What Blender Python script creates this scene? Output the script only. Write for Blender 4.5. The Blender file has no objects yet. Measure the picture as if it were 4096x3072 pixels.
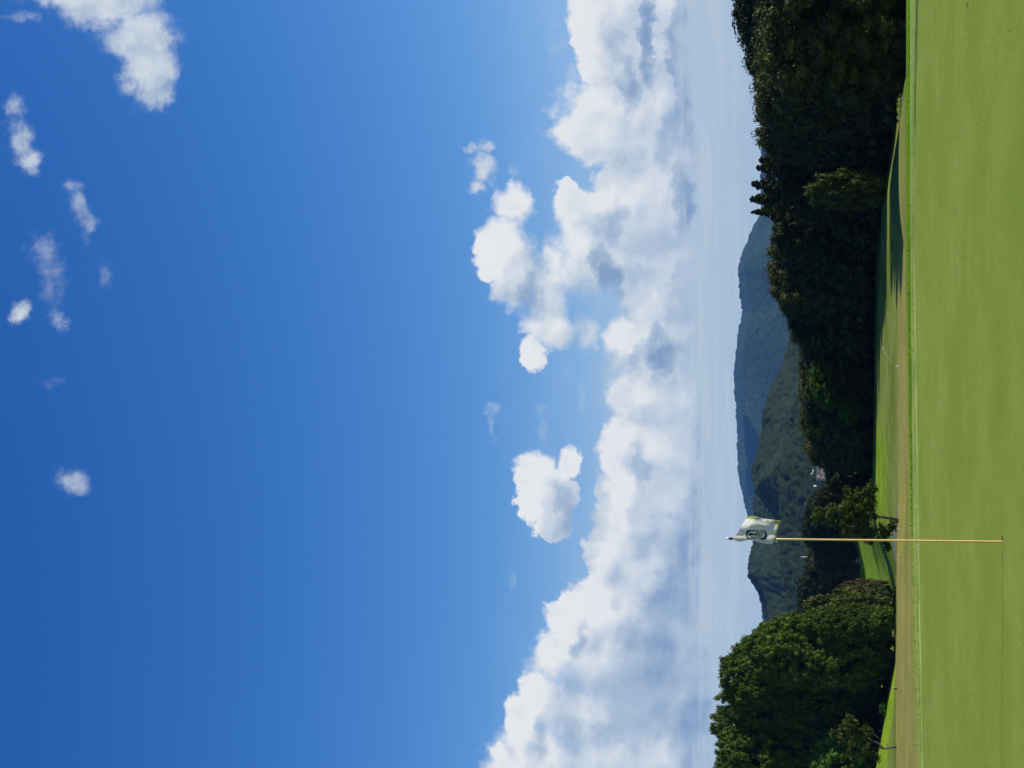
import bpy, math, random
import numpy as np
from mathutils import Vector, Matrix

random.seed(7)
rng = np.random.default_rng(7)
scene = bpy.context.scene
col = scene.collection

# ------------------------------------------------------------------ camera
F = 6000.0                       # focal length in pixels of the 4096 px wide picture
PITCH = math.atan((3320 - 2048) / F)
CAM_H = 1.5
R_ = Vector((1, 0, 0))
FW = Vector((0, math.cos(PITCH), math.sin(PITCH)))
UP = Vector((0, -math.sin(PITCH), math.cos(PITCH)))
cam_d = bpy.data.cameras.new("camera")
cam_d.sensor_width = 36.0
cam_d.lens = 36.0 * F / 4096.0
cam_d.clip_start = 0.1
cam_d.clip_end = 30000
cam = bpy.data.objects.new("camera", cam_d)
col.objects.link(cam)
M = Matrix((-UP, R_, -FW)).transposed().to_4x4()      # the camera was held on its side
M.translation = Vector((0, 0, CAM_H))
cam.matrix_world = M
scene.camera = cam


def ray(px, py):
    d = FW + R_ * ((1536 - py) / F) - UP * ((px - 2048) / F)
    return d


def at_z(px, py, z):
    d = ray(px, py)
    t = (z - CAM_H) / d.z
    return Vector((0, 0, CAM_H)) + d * t


def at_y(px, py, Y):
    d = ray(px, py)
    return Vector((0, 0, CAM_H)) + d * (Y / d.y)


# ------------------------------------------------------------------ light and exposure
SUN_EL = math.radians(30)
SUN_AZ = math.radians(91)        # clockwise from +Y: the sun stands to the right
sun_dir = Vector((math.sin(SUN_AZ) * math.cos(SUN_EL), math.cos(SUN_AZ) * math.cos(SUN_EL), math.sin(SUN_EL)))
sd = bpy.data.lights.new("sun", 'SUN')
sd.energy = 5.0
sd.angle = math.radians(0.5)
sd.color = (1.0, 0.94, 0.84)
sun = bpy.data.objects.new("sun", sd)
sun.rotation_euler = sun_dir.to_track_quat('Z', 'Y').to_euler()
col.objects.link(sun)
vs = scene.view_settings
scene.display_settings.display_device = 'sRGB'
vs.view_transform = 'Standard'
vs.look = 'None'
vs.gamma = 1.0
vs.use_curve_mapping = False
EXPO = 0.25
vs.exposure = EXPO
scene.cycles.use_denoising = True
scene.cycles.max_bounces = 6
scene.cycles.diffuse_bounces = 2
scene.cycles.transparent_max_bounces = 12
scene.cycles.volume_bounces = 0
scene.cycles.sample_clamp_indirect = 4.0

SKY_STR = 0.1
world = bpy.data.worlds.new("World")
scene.world = world
world.use_nodes = True
try:
    world.cycles.sampling_method = 'MANUAL'
    world.cycles.sample_map_resolution = 512
except Exception:
    pass


def srgb(r, g, b):
    def f(c):
        c /= 255.0
        return c / 12.92 if c <= 0.04045 else ((c + 0.055) / 1.055) ** 2.4
    return (f(r), f(g), f(b), 1.0)


class NT:
    """short notation for node trees"""
    def __init__(s, tree):
        s.t = tree
        s.n = tree.nodes
        s.l = tree.links

    def node(s, typ, **kw):
        n = s.n.new(typ)
        for k, v in kw.items():
            setattr(n, k, v)
        return n

    def put(s, sock, v):
        if hasattr(v, 'is_output') or isinstance(v, bpy.types.NodeSocket):
            s.l.new(v, sock)
        else:
            sock.default_value = v

    def m(s, op, a, b=0.0, c=None, clamp=False):
        n = s.node('ShaderNodeMath', operation=op, use_clamp=clamp)
        s.put(n.inputs[0], a)
        s.put(n.inputs[1], b)
        if c is not None:
            s.put(n.inputs[2], c)
        return n.outputs[0]

    def v(s, op, a, b=(0, 0, 0), c=None, out=0):
        n = s.node('ShaderNodeVectorMath', operation=op)
        s.put(n.inputs[0], a)
        if op == 'SCALE':
            s.put(n.inputs['Scale'], b)
        else:
            s.put(n.inputs[1], b)
        if c is not None:
            s.put(n.inputs[2], c)
        return n.outputs[out]

    def mix(s, f, a, b, blend='MIX'):
        n = s.node('ShaderNodeMix', data_type='RGBA', blend_type=blend)
        n.clamp_factor = True
        s.put(n.inputs[0], f)
        s.put(n.inputs[6], a)
        s.put(n.inputs[7], b)
        return n.outputs[2]

    def noise(s, vec, scale, detail=4, rough=0.55, dist=0.0, out=0):
        n = s.node('ShaderNodeTexNoise')
        s.put(n.inputs['Vector'], vec)
        n.inputs['Scale'].default_value = scale
        n.inputs['Detail'].default_value = detail
        n.inputs['Roughness'].default_value = rough
        n.inputs['Distortion'].default_value = dist
        return n.outputs[out]

    def rng(s, v, a, b, c=0.0, d=1.0, smooth=True):
        n = s.node('ShaderNodeMapRange')
        n.interpolation_type = 'SMOOTHSTEP' if smooth else 'LINEAR'
        s.put(n.inputs[0], v)
        for i, x in enumerate((a, b, c, d)):
            n.inputs[i + 1].default_value = x
        return n.outputs[0]


# ------------------------------------------------------------------ sky with clouds (by direction: azimuth, elevation)
W = NT(world.node_tree)
W.n.clear()
geo = W.node('ShaderNodeTexCoord')
DIR = geo.outputs['Generated']
sky = W.node('ShaderNodeTexSky')
sky.sky_type = 'NISHITA'
sky.sun_disc = False
sky.sun_elevation = SUN_EL
sky.sun_rotation = SUN_AZ
sky.altitude = 400
sky.air_density = 1.0
sky.dust_density = 0.6
sky.ozone_density = 3.0
sep = W.node('ShaderNodeSeparateXYZ')
W.l.new(DIR, sep.inputs[0])
AZ = W.m('MULTIPLY', W.m('ARCTAN2', sep.outputs[0], sep.outputs[1]), 57.29578)
EL = W.m('MULTIPLY', W.m('ARCSINE', sep.outputs[2]), 57.29578)
PX2DEG = 1.8517 / F * 57.29578


def ae(vx, vy):
    d = ray(vx * 1.8517, vy * 1.8517).normalized()
    return math.degrees(math.atan2(d.x, d.y)), math.degrees(math.asin(d.z))


cmb = W.node('ShaderNodeCombineXYZ')
W.l.new(AZ, cmb.inputs[0])
W.l.new(EL, cmb.inputs[1])
P0 = cmb.outputs[0]
# domain warps
wn = W.noise(DIR, 26.0, 4, 0.6, out=1)
warp = W.v('SCALE', W.v('SUBTRACT', wn, (0.5, 0.5, 0.5)), 1.15)
wn2 = W.noise(DIR, 120.0, 5, 0.62, out=1)
warp2 = W.v('SCALE', W.v('SUBTRACT', wn2, (0.5, 0.5, 0.5)), 0.75)
P = W.v('ADD', W.v('ADD', P0, warp), warp2)


def field(blobs, pos, sm=0.25, grow=1.0):
    acc = None
    for b in blobs:
        vx, vy, rx, ry = b[:4]
        rx, ry = rx * grow, ry * grow * (1.12 if grow > 1 else 1)
        k = b[4] if len(b) > 4 else 1.0
        a, e = ae(vx, vy)
        ix, iy = 1.0 / (ry * PX2DEG), 1.0 / (rx * PX2DEG)
        q = W.v('MULTIPLY_ADD', pos, (ix, iy, 0.0), (-a * ix, -e * iy, 0.0))
        r = W.v('DOT_PRODUCT', q, q, out=1)
        s = W.m('MULTIPLY_ADD', r, -k, k)          # k (1 - r^2)
        acc = s if acc is None else W.m('SMOOTH_MAX', acc, s, sm)
    return W.m('MAXIMUM', acc, -1.0)


CUM = [(1330, 10, 105, 70), (1290, 75, 60, 60), (1400, 100, 80, 80), (1440, -20, 60, 90), (1300, 140, 45, 35),
       (1340, 230, 135, 60, .8), (1310, 290, 105, 60, .9), (1420, 330, 90, 130), (1430, 210, 60, 90),
       (1225, 420, 40, 32), (1265, 450, 75, 50), (1340, 440, 80, 80), (1250, 525, 62, 60), (1195, 560, 32, 50),
       (1300, 560, 75, 70), (1190, 610, 42, 40), (1240, 605, 40, 30), (1410, 470, 95, 120), (1460, 600, 50, 110),
       (1108, 440, 45, 45), (1090, 530, 62, 60), (1065, 575, 45, 30), (1125, 600, 60, 60), (1160, 680, 42, 50),
       (1150, 755, 28, 40), (1195, 715, 40, 38), (1262, 718, 28, 36, .7),
       
       (1345, 735, 48, 50), (1400, 775, 65, 42), (1420, 700, 85, 75), (1385, 640, 60, 50), (1465, 690, 40, 120),
       (1370, 850, 62, 50), (1430, 880, 80, 80), (1335, 950, 38, 55), (1420, 980, 110, 80), (1350, 1050, 55, 55),
       (1430, 1090, 105, 100), (1475, 900, 45, 120), (1325, 1130, 45, 50), (1300, 1200, 42, 50), (1400, 1220, 120, 90),
       (1285, 1245, 25, 30), (1450, 1130, 80, 150),
       (1158, 1022, 48, 36), (1232, 1000, 26, 36), (1200, 1070, 58, 50), (1142, 1090, 34, 40), (1190, 1135, 46, 32),
       (1220, 1330, 46, 42), (1335, 1330, 110, 90), (1205, 1415, 55, 50), (1300, 1430, 150, 90), (1160, 1490, 42, 45),
       (1250, 1540, 135, 70), (1115, 1560, 35, 50), (1400, 1480, 130, 120), (1180, 1640, 130, 80), (1078, 1622, 24, 24),
       (1360, 1640, 170, 90), (1440, 1620, 100, 160), (1470, 1300, 75, 170), (1480, 1480, 70, 160), (1450, 400, 70, 160), (1240, 585, 60, 60), (1180, 640, 50, 60), (1415, 830, 60, 60)]
WISP = [(150, -10, 80, 30, 1.1), (230, 10, 110, 48, 1.2), (300, 80, 88, 60, 1.3), (325, 150, 66, 66, 1.25), (340, 210, 48, 36, 1.0), (45, 40, 44, 14, .55),
        (30, 225, 24, 28, .7), (38, 300, 30, 48, .8), (62, 350, 28, 32, .9), (165, 400, 22, 18, .6), (172, 440, 26, 38, .65),
        (188, 490, 20, 40, .6), (90, 540, 30, 45, .5), (120, 605, 38, 50, .45), (125, 685, 20, 28, .55), (35, 672, 26, 28, .95),
        (110, 818, 35, 12, .35), (155, 1045, 48, 34, .75), (230, 590, 16, 30, .35),
        (1020, 322, 30, 9, .9), (1050, 316, 22, 14, .9), (1042, 360, 30, 34, 1.0), (1030, 400, 24, 18, .9), (1066, 385, 18, 20, .5), (210, -20, 140, 40, 1.1),
        (1060, 880, 18, 12, .6), (1066, 920, 11, 50, .5), (1160, 890, 18, 16, .5), (1168, 930, 14, 40, .55),
        (1220, 800, 18, 20, .5), (1255, 850, 10, 50, .5), (1330, 828, 24, 26, .6), (1190, 100, 30, 60, .4), (1240, 160, 26, 30, .6),
        (1105, 1250, 10, 30, .35), (1230, 200, 26, 60, .7), (1110, 370, 14, 20, .4)]
SHADE = [(1455, 1250, 90, 150, .55), (1420, 1450, 110, 150, .6), (1500, 1560, 70, 140, .7), (1330, 1500, 60, 110, .35), (1397, 90, 20, 120, 1), (1469, 140, 26, 180, 1), (1482, 427, 26, 80, .8), (1330, 462, 26, 60, .45), (1360, 180, 26, 60, .5),
         (1440, 280, 34, 110, .6), (1320, 70, 30, 50, .25),
         (1137, 640, 34, 60, .6), (1322, 610, 28, 70, 1), (1300, 560, 30, 40, .6), (1431, 765, 48, 70, 1), (1362, 775, 40, 28, .6),
         (1345, 880, 30, 70, .35), (1470, 640, 34, 90, .55),
         (1516, 1060, 20, 130, .9), (1380, 1010, 20, 60, .3), (1465, 1280, 70, 140, .85), (1425, 1420, 90, 130, .75), (1534, 1150, 22, 90, .8),
         (1500, 1500, 60, 150, .7), (1567, 1362, 20, 110, .8), (1225, 1100, 30, 70, .4), (1240, 1370, 20, 50, .6), (1240, 1560, 30, 120, .35),
         (1360, 1560, 40, 100, .45), (1490, 1200, 34, 120, .7), (1170, 1580, 22, 60, .3)]
BRIGHT = [(1547, 1226, 9, 60, 1), (1352, 175, 12, 22, 1), (1375, 240, 20, 45, .9), (1340, 150, 16, 18, .9), (1430, 395, 14, 60, .7),
          (1078, 1622, 24, 24, .9), (1325, 735, 30, 30, .7), (1215, 420, 20, 20, .5), (1500, 880, 12, 60, .7), (1500, 690, 12, 26, .6),
          (1245, 520, 40, 40, .4), (1070, 560, 30, 40, .5), (1275, 1250, 14, 26, .5), (1490, 1000, 16, 60, .5)]
dC = field(CUM, P, 0.3, 1.10)
dC2 = field(CUM, W.v('ADD', P, (0.95, 0.95, 0.0)), 0.5, 1.10)
dW = field(WISP, P, 0.3, 1.16)
Psoft = W.v('ADD', P0, W.v('ADD', W.v('SCALE', warp, 1.5), W.v('SCALE', warp2, 1.2)))
dS = W.m('MAXIMUM', field(SHADE, Psoft), 0.0)
dB = W.m('MAXIMUM', field(BRIGHT, W.v('ADD', P0, W.v('SCALE', warp2, 0.9))), 0.0)
n1 = W.noise(DIR, 44.0, 10, 0.58)
LOFF = (0.007, 0.0, 0.0055)
n1b = W.noise(W.v('ADD', DIR, LOFF), 48.0, 6, 0.5)
n1a = W.noise(DIR, 48.0, 6, 0.5)
n2 = W.noise(W.v('MULTIPLY', DIR, (0.55, 0.55, 1.25)), 30.0, 4, 0.5)
soft = W.rng(W.noise(DIR, 14.0, 3, 0.5), 0.40, 0.62, 0.34, 1.0)
soft = W.m('ADD', soft, W.rng(EL, 6.2, 4.2, 0.0, 0.9))
aC = W.rng(W.m('DIVIDE', W.m('ADD', dC, W.m('MULTIPLY_ADD', n1, 1.7, -0.80)), soft), -0.05, 1.0)
aC = W.m('MULTIPLY', aC, 0.96)
wfrac = W.m('MULTIPLY_ADD', W.noise(W.v('MULTIPLY', DIR, (1.0, 1.0, 1.0)), 80.0, 10, 0.66), 3.2, -1.62)
aW = W.m('MULTIPLY', W.m('MULTIPLY', W.rng(W.m('ADD', W.m('MULTIPLY', dW, 1.7), wfrac), 0.0, 1.9), W.rng(dW, 0.1, 1.0, 0.28, 1.0)), 0.97)
# beyond the part in view the same kind of broken cloud goes on round the sky
azabs = W.m('ABSOLUTE', AZ)
outside = W.rng(azabs, 16.0, 24.0)
band = W.m('MULTIPLY', W.rng(EL, 4.0, 7.0), W.rng(EL, 16.0, 11.0))
n3 = W.noise(W.v('MULTIPLY', DIR, (1.0, 1.0, 2.2)), 7.0, 7, 0.6)
aO = W.m('MULTIPLY', W.m('MULTIPLY', outside, band), W.rng(n3, 0.42, 0.58))
high = W.m('MULTIPLY', W.rng(EL, 36.0, 46.0), W.rng(W.noise(DIR, 4.0, 7, 0.6), 0.56, 0.72, 0.0, 0.75))
aO = W.m('MAXIMUM', aO, high)
alpha = W.m('MAXIMUM', W.m('MAXIMUM', aC, aW), aO)
relief = W.m('MULTIPLY', W.m('SUBTRACT', n1a, n1b), 0.75)
relief2 = W.m('MULTIPLY_ADD', n2, 0.36, -0.15)
edge = W.rng(dC, 0.0, 0.7, 0.10, -0.02)
light = W.m('ADD', W.m('ADD', W.m('ADD', relief, relief2), edge), 0.70)
side = W.m('MINIMUM', W.m('MAXIMUM', W.m('SUBTRACT', W.m('MINIMUM', dC, 1.0), W.m('MAXIMUM', dC2, -0.6)), -0.5), 0.8)
light = W.m('ADD', light, W.m('MULTIPLY_ADD', side, 0.46, -0.06))
light = W.m('ADD', light, W.m('MULTIPLY', dB, 0.25))
light = W.m('SUBTRACT', light, W.m('MULTIPLY', dS, 0.72))
light = W.m('MAXIMUM', W.m('MINIMUM', light, 1.0), 0.0)


def radiance(r, g, b):
    c = srgb(r, g, b)
    k = 1.0 / SKY_STR / (2 ** EXPO)
    return (c[0] * k, c[1] * k, c[2] * k, 1.0)


cloud_c = W.mix(W.rng(light, 0.0, 0.55, smooth=False), radiance(136, 160, 192), radiance(192, 206, 220))
cloud_c = W.mix(W.rng(light, 0.5, 1.0, smooth=False), cloud_c, radiance(242, 242, 240))
# clear sky: the physical sky, a little deeper, paling to haze near the horizon
sps = W.node('ShaderNodeSeparateColor')
W.l.new(sky.outputs[0], sps.inputs[0])
KD = SKY_STR * 2 ** EXPO
cps = W.node('ShaderNodeCombineColor')
for ci, (cap, n0, t0, pw) in enumerate(((0.42, .235, .165, 2.75), (0.60, .386, .376, 1.69), (0.85, .597, .738, 1.09))):
    q_ = W.m('MULTIPLY', W.m('MINIMUM', W.m('MULTIPLY', sps.outputs[ci], KD), cap), 1.0 / n0)
    W.l.new(W.m('MULTIPLY', W.m('POWER', q_, pw), t0 / KD), cps.inputs[ci])
base = cps.outputs[0]
hz = W.noise(W.v('MULTIPLY', DIR, (1.0, 1.0, 9.0)), 9.0, 5, 0.6)
elh = W.m('ADD', EL, W.m('MULTIPLY_ADD', hz, 3.0, -1.5))
fog = W.rng(elh, 13.0, 3.0, 0.0, 1.0)
fogc = W.mix(W.rng(EL, 2.0, 9.0), radiance(180, 199, 204), radiance(160, 190, 218))
base = W.mix(W.m('MULTIPLY', fog, 0.9), base, fogc)
veil = W.m('MULTIPLY', W.rng(W.m('ADD', EL, W.m('MULTIPLY_ADD', W.noise(W.v('MULTIPLY', DIR, (1.0, 1.0, 2.0)), 16.0, 4, 0.55), 5.0, -2.5)), 9.3, 6.8), 0.70)
base = W.mix(veil, base, radiance(190, 206, 217))
full = W.mix(alpha, base, cloud_c)
# thin sheets of stratus over the hills
st = W.noise(W.v('MULTIPLY', DIR, (1.0, 1.0, 14.0)), 11.0, 6, 0.6)
stm = W.m('MULTIPLY', W.rng(st, 0.44, 0.66, 0.0, 0.65), W.m('MULTIPLY', W.rng(EL, 6.6, 4.6), W.rng(EL, 1.0, 3.5)))
full = W.mix(stm, full, radiance(204, 215, 219))
below = W.rng(EL, -1.0, 0.5)
full = W.mix(below, radiance(90, 110, 100), full)
bg = W.node('ShaderNodeBackground')
W.l.new(full, bg.inputs[0])
bg.inputs[1].default_value = SKY_STR
wo = W.node('ShaderNodeOutputWorld')
W.l.new(bg.outputs[0], wo.inputs[0])


# ------------------------------------------------------------------ helpers
def tag(o, label=None, cat=None, group=None, kind=None):
    if label:
        o['label'] = label
    if cat:
        o['category'] = cat
    if group:
        o['group'] = group
    if kind:
        o['kind'] = kind
    return o


def empty(name, loc=(0, 0, 0), rz=0.0):
    o = bpy.data.objects.new(name, None)
    o.empty_display_size = 0.2
    o.location = loc
    o.rotation_euler = (0, 0, rz)
    col.objects.link(o)
    return o


def mesh_np(name, verts, faces, mats, parent=None, mat_idx=None, smooth=False, loc=None):
    """faces: int array (n,3) or (n,4), or a list of tuples"""
    me = bpy.data.meshes.new(name)
    verts = np.asarray(verts, dtype=np.float32)
    if isinstance(faces, np.ndarray):
        k = faces.shape[1]
        n = faces.shape[0]
        me.vertices.add(len(verts))
        me.vertices.foreach_set('co', verts.ravel())
        me.loops.add(n * k)
        me.loops.foreach_set('vertex_index', faces.astype(np.int32).ravel())
        me.polygons.add(n)
        me.polygons.foreach_set('loop_start', np.arange(0, n * k, k, dtype=np.int32))
        me.update(calc_edges=True)
    else:
        me.from_pydata([tuple(map(float, v)) for v in verts], [], faces)
    if not isinstance(mats, (list, tuple)):
        mats = [mats]
    for m_ in mats:
        me.materials.append(m_)
    if mat_idx is not None:
        me.polygons.foreach_set('material_index', np.asarray(mat_idx, dtype=np.int32))
    if smooth:
        me.polygons.foreach_set('use_smooth', np.ones(len(me.polygons), dtype=bool))
    me.validate()
    me.update()
    o = bpy.data.objects.new(name, me)
    if loc is not None:
        o.location = loc
    col.objects.link(o)
    if parent is not None:
        o.parent = parent
    return o


class MB:
    """collects simple solids into one mesh"""
    def __init__(s):
        s.v, s.f = [], []

    def box(s, c, d, bevel=0.0):
        x, y, z = c
        a, b, h = d[0] / 2, d[1] / 2, d[2] / 2
        i = len(s.v)
        s.v += [(x + sx * a, y + sy * b, z + sz * h) for sz in (-1, 1) for sy in (-1, 1) for sx in (-1, 1)]
        s.f += [tuple(i + k for k in q) for q in ((0, 2, 3, 1), (4, 5, 7, 6), (0, 1, 5, 4), (2, 6, 7, 3), (0, 4, 6, 2), (1, 3, 7, 5))]
        return s

    def tube(s, pts, radii, n=8, cap=True):
        i0 = len(s.v)
        pts = [Vector(p) for p in pts]
        for j, p in enumerate(pts):
            t = (pts[min(j + 1, len(pts) - 1)] - pts[max(j - 1, 0)])
            t.normalize()
            a = t.orthogonal().normalized() if abs(t.z) < 0.9 else Vector((1, 0, 0)).cross(t).normalized()
            b = t.cross(a)
            r = radii[j] if hasattr(radii, '__len__') else radii
            for k in range(n):
                th = 2 * math.pi * k / n
                s.v.append(tuple(p + a * (r * math.cos(th)) + b * (r * math.sin(th))))
        for j in range(len(pts) - 1):
            for k in range(n):
                k2 = (k + 1) % n
                s.f.append((i0 + j * n + k, i0 + j * n + k2, i0 + (j + 1) * n + k2, i0 + (j + 1) * n + k))
        if cap:
            s.f.append(tuple(i0 + k for k in range(n))[::-1])
            s.f.append(tuple(i0 + (len(pts) - 1) * n + k for k in range(n)))
        return s

    def lathe(s, prof, c=(0, 0, 0), n=16):
        i0 = len(s.v)
        for r, z in prof:
            for k in range(n):
                th = 2 * math.pi * k / n
                s.v.append((c[0] + r * math.cos(th), c[1] + r * math.sin(th), c[2] + z))
        for j in range(len(prof) - 1):
            for k in range(n):
                k2 = (k + 1) % n
                s.f.append((i0 + j * n + k, i0 + j * n + k2, i0 + (j + 1) * n + k2, i0 + (j + 1) * n + k))
        return s

    def build(s, name, mat, parent=None, smooth=False):
        o = mesh_np(name, s.v, s.f, mat, parent, smooth=False)
        if smooth:
            for p in o.data.polygons:
                p.use_smooth = True
        return o


def vnoise(x, y, seed=0):
    """smooth value noise, vectorised"""
    r = np.random.default_rng(seed).random((256, 256))
    xi, yi = np.floor(x).astype(int), np.floor(y).astype(int)
    fx, fy = x - xi, y - yi
    fx = fx * fx * (3 - 2 * fx)
    fy = fy * fy * (3 - 2 * fy)
    g = lambda i, j: r[(xi + i) & 255, (yi + j) & 255]
    return (g(0, 0) * (1 - fx) + g(1, 0) * fx) * (1 - fy) + (g(0, 1) * (1 - fx) + g(1, 1) * fx) * fy


def fbm(x, y, o=4, seed=0):
    s, a, t = 0.0, 1.0, 0.0
    for k in range(o):
        s = s + a * vnoise(x * 2 ** k + 13.7 * k, y * 2 ** k + 7.1 * k, seed + k)
        t += a
        a *= 0.5
    return s / t - 0.5


def sstep(a, b, x):
    t = np.clip((x - a) / (b - a), 0, 1)
    return t * t * (3 - 2 * t)


# ------------------------------------------------------------------ materials
def mat(name):
    m_ = bpy.data.materials.new(name)
    m_.use_nodes = True
    t = NT(m_.node_tree)
    t.n.clear()
    out = t.node('ShaderNodeOutputMaterial')
    return m_, t, out


def principled(t, out, colr, rough=0.8, spec=0.3, **kw):
    b = t.node('ShaderNodeBsdfPrincipled')
    t.put(b.inputs['Base Color'], colr)
    t.put(b.inputs['Roughness'], rough)
    b.inputs['Specular IOR Level'].default_value = spec
    for k, v in kw.items():
        t.put(b.inputs[k.replace('_', ' ')], v)
    t.l.new(b.outputs[0], out.inputs[0])
    return b


def simple(name, c, rough=0.6, spec=0.4, var=0.12, scale=8.0):
    m_, t, out = mat(name)
    tc = t.node('ShaderNodeTexCoord')
    n = t.noise(tc.outputs['Object'], scale, 4)
    cc = t.mix(t.rng(n, 0.3, 0.7), (c[0] * (1 - var), c[1] * (1 - var), c[2] * (1 - var), 1), (min(1, c[0] * (1 + var)), min(1, c[1] * (1 + var)), min(1, c[2] * (1 + var)), 1))
    principled(t, out, cc, rough, spec)
    return m_


def leaf_mat(name, dark, lite, trans=0.25, hue=0.15, spec=0.12):
    m_, t, out = mat(name)
    g = t.node('ShaderNodeNewGeometry')
    oi = t.node('ShaderNodeObjectInfo')
    tc = t.node('ShaderNodeTexCoord')
    n = t.noise(tc.outputs['Object'], 0.9, 3)
    f = t.m('ADD', t.m('MULTIPLY', g.outputs['Random Per Island'], 0.55), t.m('MULTIPLY_ADD', n, 1.4, -0.5))
    f = t.m('ADD', f, t.m('MULTIPLY_ADD', oi.outputs['Random'], hue * 2, -hue), clamp=True)
    c = t.mix(f, dark, lite)
    d = t.node('ShaderNodeBsdfPrincipled')
    t.l.new(c, d.inputs['Base Color'])
    d.inputs['Roughness'].default_value = 0.62
    d.inputs['Specular IOR Level'].default_value = spec
    tr = t.node('ShaderNodeBsdfTranslucent')
    c2 = t.mix(1.0, c, (1.25, 1.3, 0.6, 1), 'MULTIPLY')
    t.l.new(c2, tr.inputs[0])
    ms = t.node('ShaderNodeMixShader')
    ms.inputs[0].default_value = trans
    t.l.new(d.outputs[0], ms.inputs[1])
    t.l.new(tr.outputs[0], ms.inputs[2])
    t.l.new(ms.outputs[0], out.inputs[0])
    return m_


LM = {
    'cedar': leaf_mat('cedar_foliage', (0.030, 0.060, 0.004, 1), (0.108, 0.165, 0.012, 1), 0.25),
    'broad': leaf_mat('broadleaf_foliage', (0.008, 0.014, 0.002, 1), (0.085, 0.100, 0.009, 1), 0.16, spec=0.25),
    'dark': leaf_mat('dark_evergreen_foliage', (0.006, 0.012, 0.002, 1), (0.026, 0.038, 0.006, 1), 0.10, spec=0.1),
    'fresh': leaf_mat('fresh_green_foliage', (0.030, 0.070, 0.008, 1), (0.085, 0.170, 0.020, 1), 0.3),
    'olive': leaf_mat('olive_foliage', (0.034, 0.046, 0.008, 1), (0.110, 0.135, 0.030, 1), 0.22),
    'brown': leaf_mat('dry_brown_foliage', (0.045, 0.034, 0.016, 1), (0.11, 0.085, 0.042, 1), 0.15),
}
BARK = simple('bark', (0.10, 0.075, 0.05), 0.9, 0.15, 0.4, 9.0)
BARK_PALE = simple('pale_bark', (0.12, 0.10, 0.07), 0.9, 0.15, 0.4, 9.0)


# ------------------------------------------------------------------ trees
def ico():
    p = (1 + 5 ** .5) / 2
    v = np.array([(-1, p, 0), (1, p, 0), (-1, -p, 0), (1, -p, 0), (0, -1, p), (0, 1, p), (0, -1, -p), (0, 1, -p), (p, 0, -1), (p, 0, 1), (-p, 0, -1), (-p, 0, 1)])
    v /= np.linalg.norm(v[0])
    f = np.array([(0, 11, 5), (0, 5, 1), (0, 1, 7), (0, 7, 10), (0, 10, 11), (1, 5, 9), (5, 11, 4), (11, 10, 2), (10, 7, 6), (7, 1, 8), (3, 9, 4), (3, 4, 2), (3, 2, 6), (3, 6, 8), (3, 8, 9), (4, 9, 5), (2, 4, 11), (6, 2, 10), (8, 6, 7), (9, 8, 1)])
    return v, f


ICO_V, ICO_F = ico()


def crown_arrays(centres, radii, leaves, leaf, r, up=0.35, flat=0.85, core=0.72, spread=0.28, elong=1.4):
    """leaf clumps: every clump an inner mass and a shell of leaf-sized faces"""
    C = np.asarray(centres)
    Rr = np.asarray(radii)
    n = len(C)
    idx = np.repeat(np.arange(n), leaves)
    m_ = len(idx)
    d = r.normal(size=(m_, 3))
    d[:, 2] += up
    d /= np.linalg.norm(d, axis=1)[:, None]
    rad = Rr[idx] * (1.0 - spread + spread * 1.7 * r.random(m_) ** 1.3)
    pos = C[idx] + d * rad[:, None] * np.array([1, 1, flat])
    nrm = d + r.normal(size=(m_, 3)) * 0.55
    nrm /= np.linalg.norm(nrm, axis=1)[:, None]
    t1 = np.cross(nrm, r.normal(size=(m_, 3)))
    t1 /= np.linalg.norm(t1, axis=1)[:, None]
    t2 = np.cross(nrm, t1)
    s = leaf * (0.6 + 0.8 * r.random(m_))
    a = t1 * (s * elong * 0.5)[:, None]
    b = t2 * (s * 0.5)[:, None]
    bend = nrm * (s * 0.18)[:, None]
    V = np.stack([pos - a - bend, pos - b + bend * .6, pos + a - bend, pos + b + bend * .6], axis=1).reshape(-1, 3)
    q = np.arange(m_)[:, None] * 4
    T1 = np.hstack([q, q + 1, q + 2])
    T2 = np.hstack([q, q + 2, q + 3])
    Fc = np.concatenate([T1, T2])
    if core > 0:
        cv = (C[:, None, :] + ICO_V[None] * (Rr * core)[:, None, None] * np.array([1, 1, flat]) * (0.8 + 0.4 * r.random((n, 12, 1)))).reshape(-1, 3)
        cf = (ICO_F[None] + (np.arange(n) * 12)[:, None, None]).reshape(-1, 3) + len(V)
        V = np.concatenate([V, cv])
        Fc = np.concatenate([Fc, cf])
    return V, Fc


def env_points(n, prof, h0, h1, r, inner=0.25, lump=0.16, seed=0):
    """clump centres over a body of revolution, prof(t) gives the radius at height t in 0..1"""
    out = []
    k = 0
    ph = r.random(6) * 6.28
    while len(out) < n:
        t = r.random()
        R0 = prof(t)
        if r.random() * 1.05 > R0 / prof_max(prof) + 0.12:
            continue
        th = r.random() * 6.283
        lo = 1 + lump * (math.sin(2 * th + ph[0] + 3 * t) + 0.7 * math.sin(3 * th + ph[1] - 5 * t) + 0.5 * math.sin(5 * th + ph[2] + 9 * t))
        rr = R0 * lo * (1.0 if r.random() > inner else r.random() ** .5) * (0.9 + 0.2 * r.random())
        out.append((rr * math.cos(th), rr * math.sin(th), h0 + (h1 - h0) * t))
    return np.array(out)


def prof_max(p):
    return max(p(i / 10) for i in range(11))


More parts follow.
